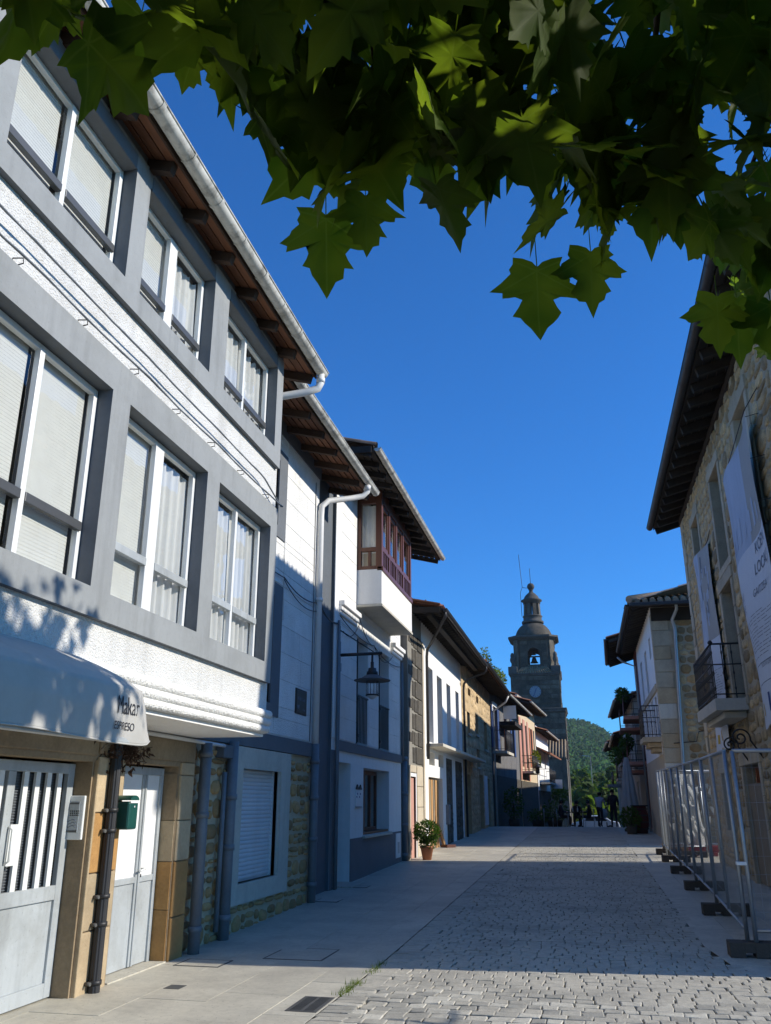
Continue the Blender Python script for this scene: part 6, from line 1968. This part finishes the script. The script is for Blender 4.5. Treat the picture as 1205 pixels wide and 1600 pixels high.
for (a, b) in ((-1.0, 47.4), (-.25, 47.4), (-1.0, 48.0), (-.25, 48.0)):
    MB().tube([(a, b, gz(b)), (a, b, gz(b) + .70)], .02, 6).build('leg', tb, 'galv')
for k, (a, s_) in enumerate(((-.75, 'pale glass bottle on the left of the cafe table'), (-.5, 'pale glass bottle on the right of the cafe table'))):
    bt = MB().lathe((a, 47.6, gz(47.7) + .736), [(.035, 0), (.035, .14), (.014, .2), (.014, .27)], 10).build('bottle', None, 'white')
    tag(bt, s_, 'bottle')
pr = thing('pram', 'small white pram pushed along at the end of the street', 'pram', (.78, 48.65, gz(48.6)))
MB().lathe((.78, 48.65, gz(48.6) + .45), [(.16, 0), (.24, .12), (.26, .25), (.2, .42), (.05, .48)], 12).build('hood', pr, 'white')
MB().tube([(.7, 48.35, gz(48.6) + 1.02), (.7, 48.65, gz(48.6) + .5), (.7, 48.9, gz(48.6) + .15)], .016, 6).build('frame', pr, 'galv')
for (a, b) in ((.6, 48.45), (.95, 48.45), (.6, 48.85), (.95, 48.85)):
    MB().tube([(a - .02, b, gz(48.6) + .12), (a + .02, b, gz(48.6) + .12)], .12, 14).build('wheel', pr, 'tyre')
# white van at the end
cy = 84.0; cz = -1.02
car = thing('parked_car', 'silver white car parked across the end of the street', 'car', (.6, cy, cz))
prof = [(-2.1, .25), (-2.15, .55), (-2.0, .78), (-1.25, .90), (-.7, 1.38), (.7, 1.42), (1.45, .95), (2.05, .85), (2.15, .55), (2.1, .25)]
cb_ = MB()
for (ya, yb) in ((cy - .8, cy + .8),):
    vs = [(.6 + a, ya, cz + b) for a, b in prof] + [(.6 + a, yb, cz + b) for a, b in prof]
    n = len(prof)
    cb_.add(vs, [tuple(range(n))[::-1], tuple(range(n, 2 * n))] + [(k, (k + 1) % n, n + (k + 1) % n, n + k) for k in range(n)])
cbo = cb_.build('body', car, 'carpaint', bevel=.05)
for (a, b, c, d) in ((-.95, -.05, -.62, 0), (.05, 1.1, 0, .66)):
    MB().add([(.6 + a, cy - .81, cz + .95), (.6 + b, cy - .81, cz + .95), (.6 + d, cy - .81, cz + 1.33), (.6 + c, cy - .81, cz + 1.33)], [(0, 1, 2, 3)]).build('side_window', car, 'dark')
for a in (-1.3, 1.3):
    for yy in (cy - .72, cy + .72):
        w_ = MB().tube([(.6 + a, yy - .1, cz + .3), (.6 + a, yy + .1, cz + .3)], .31, 18).build('wheel', car, 'tyre')
        MB().tube([(.6 + a, yy - .11, cz + .3), (.6 + a, yy + .11, cz + .3)], .18, 12).build('rim', w_, 'galv')
for i, (x, r) in enumerate(((-3.4, 1.1), (-1.9, 1.3), (.3, .9))):
    s_ = ['left', 'middle', 'right'][i]
    shrub('%s one of the bright clipped shrubs on the square beyond the tables' % s_, x, 112 + i, r, 3.0 - .3 * i, 700, 40 + i, 'ivy', .3, pot=False)
for (x, y, h, s_) in ((1.0, 135, 8.0, 'nearer'), (5.5, 160, 13, 'taller farther')):
    lp = thing('lamp_post', s_ + ' slender lamp post before the wooded hill', 'lamp post', (x, y, -1.5))
    MB().tube([(x, y, -1.5), (x, y, h)], [.07, .04], 8).build('pole', lp, 'reveal')
    MB().beam((x - .1, y, h), (x - 1.2, y, h + .1), .2, .08).build('lamp_head', lp, 'galv')

# ================================================================ wooded hill
def ridge(x):
    return max(12, 50 - .55 * x) if x > -14 else max(16, 57.7 + 1.5 * (x + 14))
def HZ(x, y):
    t = max(0, min(1, (y - 210) / 500))
    t = t * t * (3 - 2 * t)
    return -1.6 + (ridge(x) + 3 * math.sin(x * .05) + 2 * math.sin(x * .13 + 1)) * t
MB().grid(lambda u, v: (-260 + 620 * u, 150 + 750 * v, HZ(-260 + 620 * u, 150 + 750 * v)), 70, 60).build('hill', None, 'forest', kind='structure')
rnd = random.Random(77)
fo = MB()
def crown(mb, x, y, z, r, h, rnd, n=26):
    for _ in range(n):
        t = rnd.random()
        a = rnd.random() * 2 * PI
        rr = r * (1 - .75 * t) * rnd.uniform(.5, 1.05)
        c = Vector((x + rr * math.cos(a), y + rr * math.sin(a), z + h * t))
        s_ = r * rnd.uniform(.30, .62) * (1.15 - .6 * t)
        d1 = Vector((rnd.gauss(0, 1), rnd.gauss(0, 1), rnd.gauss(0, .7))).normalized() * s_
        d2 = Vector((rnd.gauss(0, 1), rnd.gauss(0, 1), rnd.gauss(0, .7))).normalized() * s_
        d3 = Vector((rnd.gauss(0, .4), rnd.gauss(0, .4), 1)).normalized() * s_ * .7
        mb.add([c - d1, c - d2, c + d1, c + d2, c + d3], [(0, 1, 4), (1, 2, 4), (2, 3, 4), (3, 0, 4)], 0)
k = 0
while k < 2600:
    y = 225 + 480 * rnd.random() ** .8
    x = -.035 * y - 6 + rnd.random() * (.09 * y + 36)
    r = rnd.uniform(2.2, 4.2); h = rnd.uniform(6, 11)
    crown(fo, x, y, HZ(x, y) - .5, r, h, rnd, 22)
    k += 1
fo.build('forest', None, 'pine', kind='stuff')
bd = MB()
for k in range(240):      # broad leaved belt at the foot of the hill
    y = rnd.uniform(125, 215); x = -.035 * y - 6 + rnd.random() * (.09 * y + 26)
    h = rnd.uniform(3.0, 7.5) * (1.25 if y > 165 else .75)
    crown(bd, x, y, -1.2, rnd.uniform(1.8, 3.4), h, rnd, 80)
bd.build('woodland', None, 'farleaf', kind='stuff')

# thin summer haze between here and the hill
hz = bpy.data.materials.new('haze')
hz.use_nodes = True
hz.node_tree.nodes.clear()
ho = hz.node_tree.nodes.new('ShaderNodeOutputMaterial')
pv = hz.node_tree.nodes.new('ShaderNodeVolumePrincipled')
pv.inputs['Color'].default_value = (.82, .90, 1.0, 1)
pv.inputs['Density'].default_value = .00016
hz.node_tree.links.new(pv.outputs[0], ho.inputs['Volume'])
MB().box(-270, 370, -90, 910, -3, 100).build('haze', None, hz, kind='stuff')

# ================================================================ PLANE TREE over the viewer
tree = thing('plane_tree', 'plane tree whose lobed leaves hang over the top of the view', 'tree', (3.7, 1.0, 0))
half = [(.0, .0), (.07, -.07), (.20, -.12), (.36, -.14), (.33, -.04), (.38, .03), (.34, .08), (.44, .16), (.50, .22), (.66, .34), (.52, .36), (.50, .43), (.40, .42), (.30, .40), (.22, .46), (.27, .56), (.33, .66), (.24, .70), (.20, .80), (.11, .86), (.0, 1.08)]
outl = half + [(-a, b) for a, b in half[-2:0:-1]]
def leaf_geo(rnd):
    fold, droop, tw = rnd.uniform(.05, .35), rnd.uniform(.0, .45), rnd.uniform(-.25, .25)
    jx = [1 + rnd.gauss(0, .05) for _ in outl]
    def zf(a, b): return fold * abs(a) - droop * (b - .2) ** 2 - .35 * max(0, abs(a) - .3) ** 2 + tw * a * b + .015 * math.sin(a * 21 + b * 17)
    pts = [(a * jx[i], b * (1 + (jx[i] - 1) * .5)) for i, (a, b) in enumerate(outl)]
    mid = [(0, .18), (0, .42), (0, .68)]
    # inner ring gives the blade some curvature
    inner = [(a * .55, .30 + (b - .30) * .58) for a, b in pts]
    P = pts + inner + [(0, .30)]
    n = len(pts)
    F = []
    for k in range(n):
        j = (k + 1) % n
        F.append((k, j, n + j, n + k)); F.append((n + k, n + j, 2 * n))
    V = [(a, b, zf(a, b)) for a, b in P]
    # petiole
    b0 = len(V)
    V += [(-.008, .0, 0), (.008, .0, 0), (.006, -.42, .10), (-.006, -.42, .10), (0, -.2, .08)]
    P += [(.3, -.3)] * 5
    F += [(b0, b0 + 1, b0 + 4), (b0 + 1, b0 + 2, b0 + 4), (b0 + 2, b0 + 3, b0 + 4), (b0 + 3, b0, b0 + 4)]
    return V, F, P
rnd = random.Random(41)
LG = [leaf_geo(rnd) for _ in range(10)]
def leaf_mesh(geos, name):
    """geos: list of (matrix, leaf index)"""
    V, F, U = [], [], []
    for mtx, i in geos:
        v, f, uv = LG[i]
        b = len(V)
        V.extend([tuple(mtx @ Vector(p)) for p in v])
        F.extend([tuple(q + b for q in p) for p in f])
        U.extend(uv)
    me = bpy.data.meshes.new(name)
    me.from_pydata(V, [], F)
    uvl = me.uv_layers.new(name='UVMap')
    li = np.empty(len(me.loops), dtype=np.int32)
    me.loops.foreach_get('vertex_index', li)
    uvl.data.foreach_set('uv', np.array(U, dtype=np.float32)[li].ravel())
    me.polygons.foreach_set('use_smooth', [True] * len(F))
    me.materials.append(M['leaf'])
    return me
yb_pts = [(-3, .6), (-1.9, .85), (-1.05, 1.08), (-.8, 1.30), (-.7, 1.42), (-.58, 1.70), (-.4, 1.76), (-.2, 1.80), (-.05, 1.80), (.02, 2.02), (.2, 2.12), (.33, 1.98), (.42, 2.10), (.5, 2.38), (.62, 2.58), (.75, 2.55), (1.0, 2.62), (1.5, 2.9), (2.2, 3.3), (6, 3.8)]
def yb(x):
    for (a, b), (c, d) in zip(yb_pts, yb_pts[1:]):
        if a <= x <= c: return b + (d - b) * (x - a) / (c - a)
    return 1
def leaf_matrix(p, rnd, size, out=None):
    a = rnd.random() * 2 * PI if out is None else out + rnd.gauss(0, .5)
    dn = rnd.uniform(.35, 1.6)
    tip = Vector((math.cos(a), math.sin(a), -dn)).normalized()
    up = Vector((rnd.gauss(0, .45), rnd.gauss(0, .45), 1))
    s = tip.cross(up).normalized()
    n = s.cross(tip).normalized()
    m = Matrix((s, tip, n)).transposed().to_4x4()
    return Matrix.Translation(p) @ m @ Matrix.Scale(size, 4)
rnd = random.Random(19)
leaves = []
def put(p, size=None, out=None):
    leaves.append((Vector(p), leaf_matrix(Vector(p), rnd, size or rnd.uniform(.12, .225), out), rnd.randrange(10)))
clumps = []
while len(clumps) < 375:
    x = rnd.uniform(-2.2, 3.0); z = 3.12 + 1.9 * rnd.random() ** 1.25
    y = rnd.uniform(-1.4, yb(x) - .12)
    if z < 3.3 and y < yb(x) - .75 and rnd.random() < .35: continue
    if x < -.45 and rnd.random() < .45: continue
    clumps.append((x, y, z))
for (x, y, z) in clumps:
    for _ in range(12):
        p = (x + rnd.gauss(0, .15), y + rnd.gauss(0, .13), z + rnd.gauss(0, .11))
        if p[1] > yb(p[0]) - .05: continue
        put(p)
# the outer rim: drooping sprays facing the street
x = -1.35
while x < 1.3:
    if rnd.random() < (.5 if x < -.6 else .75):
      for _ in range(11):
        px = x + rnd.gauss(0, .07)
        put((px, yb(px) - abs(rnd.gauss(0, .14)), 3.06 + .25 * rnd.random() + .6 * rnd.random() ** 2), rnd.uniform(.10, .23), None if rnd.random() < .5 else rnd.uniform(0, PI))
    x += .055
for (p, s_) in (((-.56, 1.77, 3.06), .205), ((-.03, 2.08, 3.03), .205), ((.12, 2.07, 3.05), .17), ((-.44, 1.72, 3.06), .15), ((.60, 2.60, 3.15), .20), ((.52, 2.5, 3.12), .18), ((.70, 2.60, 3.14), .2)):
    leaves.append((Vector(p), Matrix.Translation(p) @ Matrix((Vector((1, .25, .05)).normalized(), Vector((-.05, .35, -1)).normalized(), Vector((-.2, .9, .3)).normalized())).transposed().to_4x4() @ Matrix.Scale(s_, 4), rnd.randrange(10)))
# right hand crown that shades the awning
cl2 = []
while len(cl2) < 95:
    x = rnd.uniform(1.3, 4.6); y = rnd.uniform(3.5, 5.9); z = rnd.uniform(3.6, 7.2)
    if z > 2.78 + .543 * (x + 3.5) or z < 2.3 + .543 * (x + 2.7): continue
    cl2.append((x, y, z))
for (x, y, z) in cl2:
    for _ in range(9):
        put((x + rnd.gauss(0, .16), y + rnd.gauss(0, .16), z + rnd.gauss(0, .13)))
ca, sa = math.cos(rad(12.71)), math.sin(rad(12.71))
def score(p):
    d = p - Vector((0, 0, 1.6))
    f = -sa * d.x + ca * d.y
    r = ca * d.x + sa * d.y
    cp, sp = math.cos(rad(18.92)), math.sin(rad(18.92))
    fz = f * cp + d.z * sp; uz = -f * sp + d.z * cp
    inside = fz > 0 and abs(r / fz) < .5 and abs(uz / fz) < .64
    return (not inside, d.length)
leaves.sort(key=lambda q: score(q[0]))
unit = [leaf_mesh([(Matrix.Identity(4), i)], 'leaf') for i in range(10)]
off = OFF[tree.name]
for (p, m_, i) in leaves[:300]:
    o = bpy.data.objects.new('leaf', unit[i])
    COL.objects.link(o)
    o.parent = tree
    o.matrix_local = Matrix.Translation(-off) @ m_
rest = bpy.data.objects.new('foliage', leaf_mesh([(Matrix.Translation(-off) @ m_, i) for (p, m_, i) in leaves[300:]], 'foliage'))
COL.objects.link(rest)
rest.parent = tree
rest['kind'] = 'stuff'
tr = MB()
tr.tube([(3.7, 1.0, -.1), (3.7, 1.0, .5), (3.68, 1.02, 1.5), (3.6, 1.05, 2.6)], [.30, .23, .20, .21], 14)
tr.build('trunk', tree, 'bark')
rnd = random.Random(23)
def limb(pts, r0, r1, name='branch'):
    n = len(pts)
    MB().tube(pts, [r0 + (r1 - r0) * k / (n - 1) for k in range(n)], 8).build(name, tree, 'bark' if r0 > .03 else 'twig')
limb([(3.6, 1.05, 2.4), (2.6, 1.0, 3.4), (1.4, 1.05, 3.85), (.3, 1.2, 4.0), (-.8, 1.0, 3.95), (-1.7, .8, 3.8)], .12, .02)
limb([(3.6, 1.05, 2.5), (2.8, 1.7, 3.6), (1.6, 2.0, 4.1), (.6, 2.0, 4.0), (-.1, 1.75, 3.8)], .10, .012)
limb([(3.62, 1.05, 2.5), (3.4, 2.4, 3.9), (3.0, 3.8, 4.9), (2.6, 4.8, 5.2), (2.2, 5.4, 5.1)], .11, .02)
limb([(3.6, 1.0, 2.5), (2.6, .2, 3.7), (1.2, -.3, 4.2), (-.4, -.4, 4.3)], .10, .02)
limb([(2.8, 1.7, 3.6), (1.6, 2.5, 3.9), (.95, 2.7, 3.75), (.6, 2.55, 3.4)], .05, .008)
for (a, b) in (((-.4, 1.15, 3.95), (-.42, 1.74, 3.35)), ((.4, 1.9, 4.0), (.25, 2.08, 3.3)), ((.9, 2.1, 4.0), (.55, 2.45, 3.3)), ((.1, 1.5, 4.0), (-.1, 1.75, 3.3)), ((-.9, 1.0, 3.9), (-.85, 1.2, 3.3)), ((-.25, 1.25, 4.2), (-.33, 1.75, 4.35)), ((.7, 2.0, 4.05), (.9, 2.75, 3.4))):
    a, b = Vector(a), Vector(b)
    limb([a, a.lerp(b, .5) + Vector((.03, .03, .06)), b], .012, .005, 'twig')
# long bare branches reaching out over the street to the right
limb([(3.62, 1.05, 2.5), (4.6, 3.6, 3.4), (5.4, 6.0, 3.8), (6.2, 7.9, 3.9), (3.6, 7.75, 2.7), (2.5, 7.72, 2.25)], .07, .015)
limb([(5.4, 6.0, 3.8), (5.0, 7.3, 3.4), (4.0, 7.95, 2.8), (3.4, 8.15, 2.5)], .03, .012)
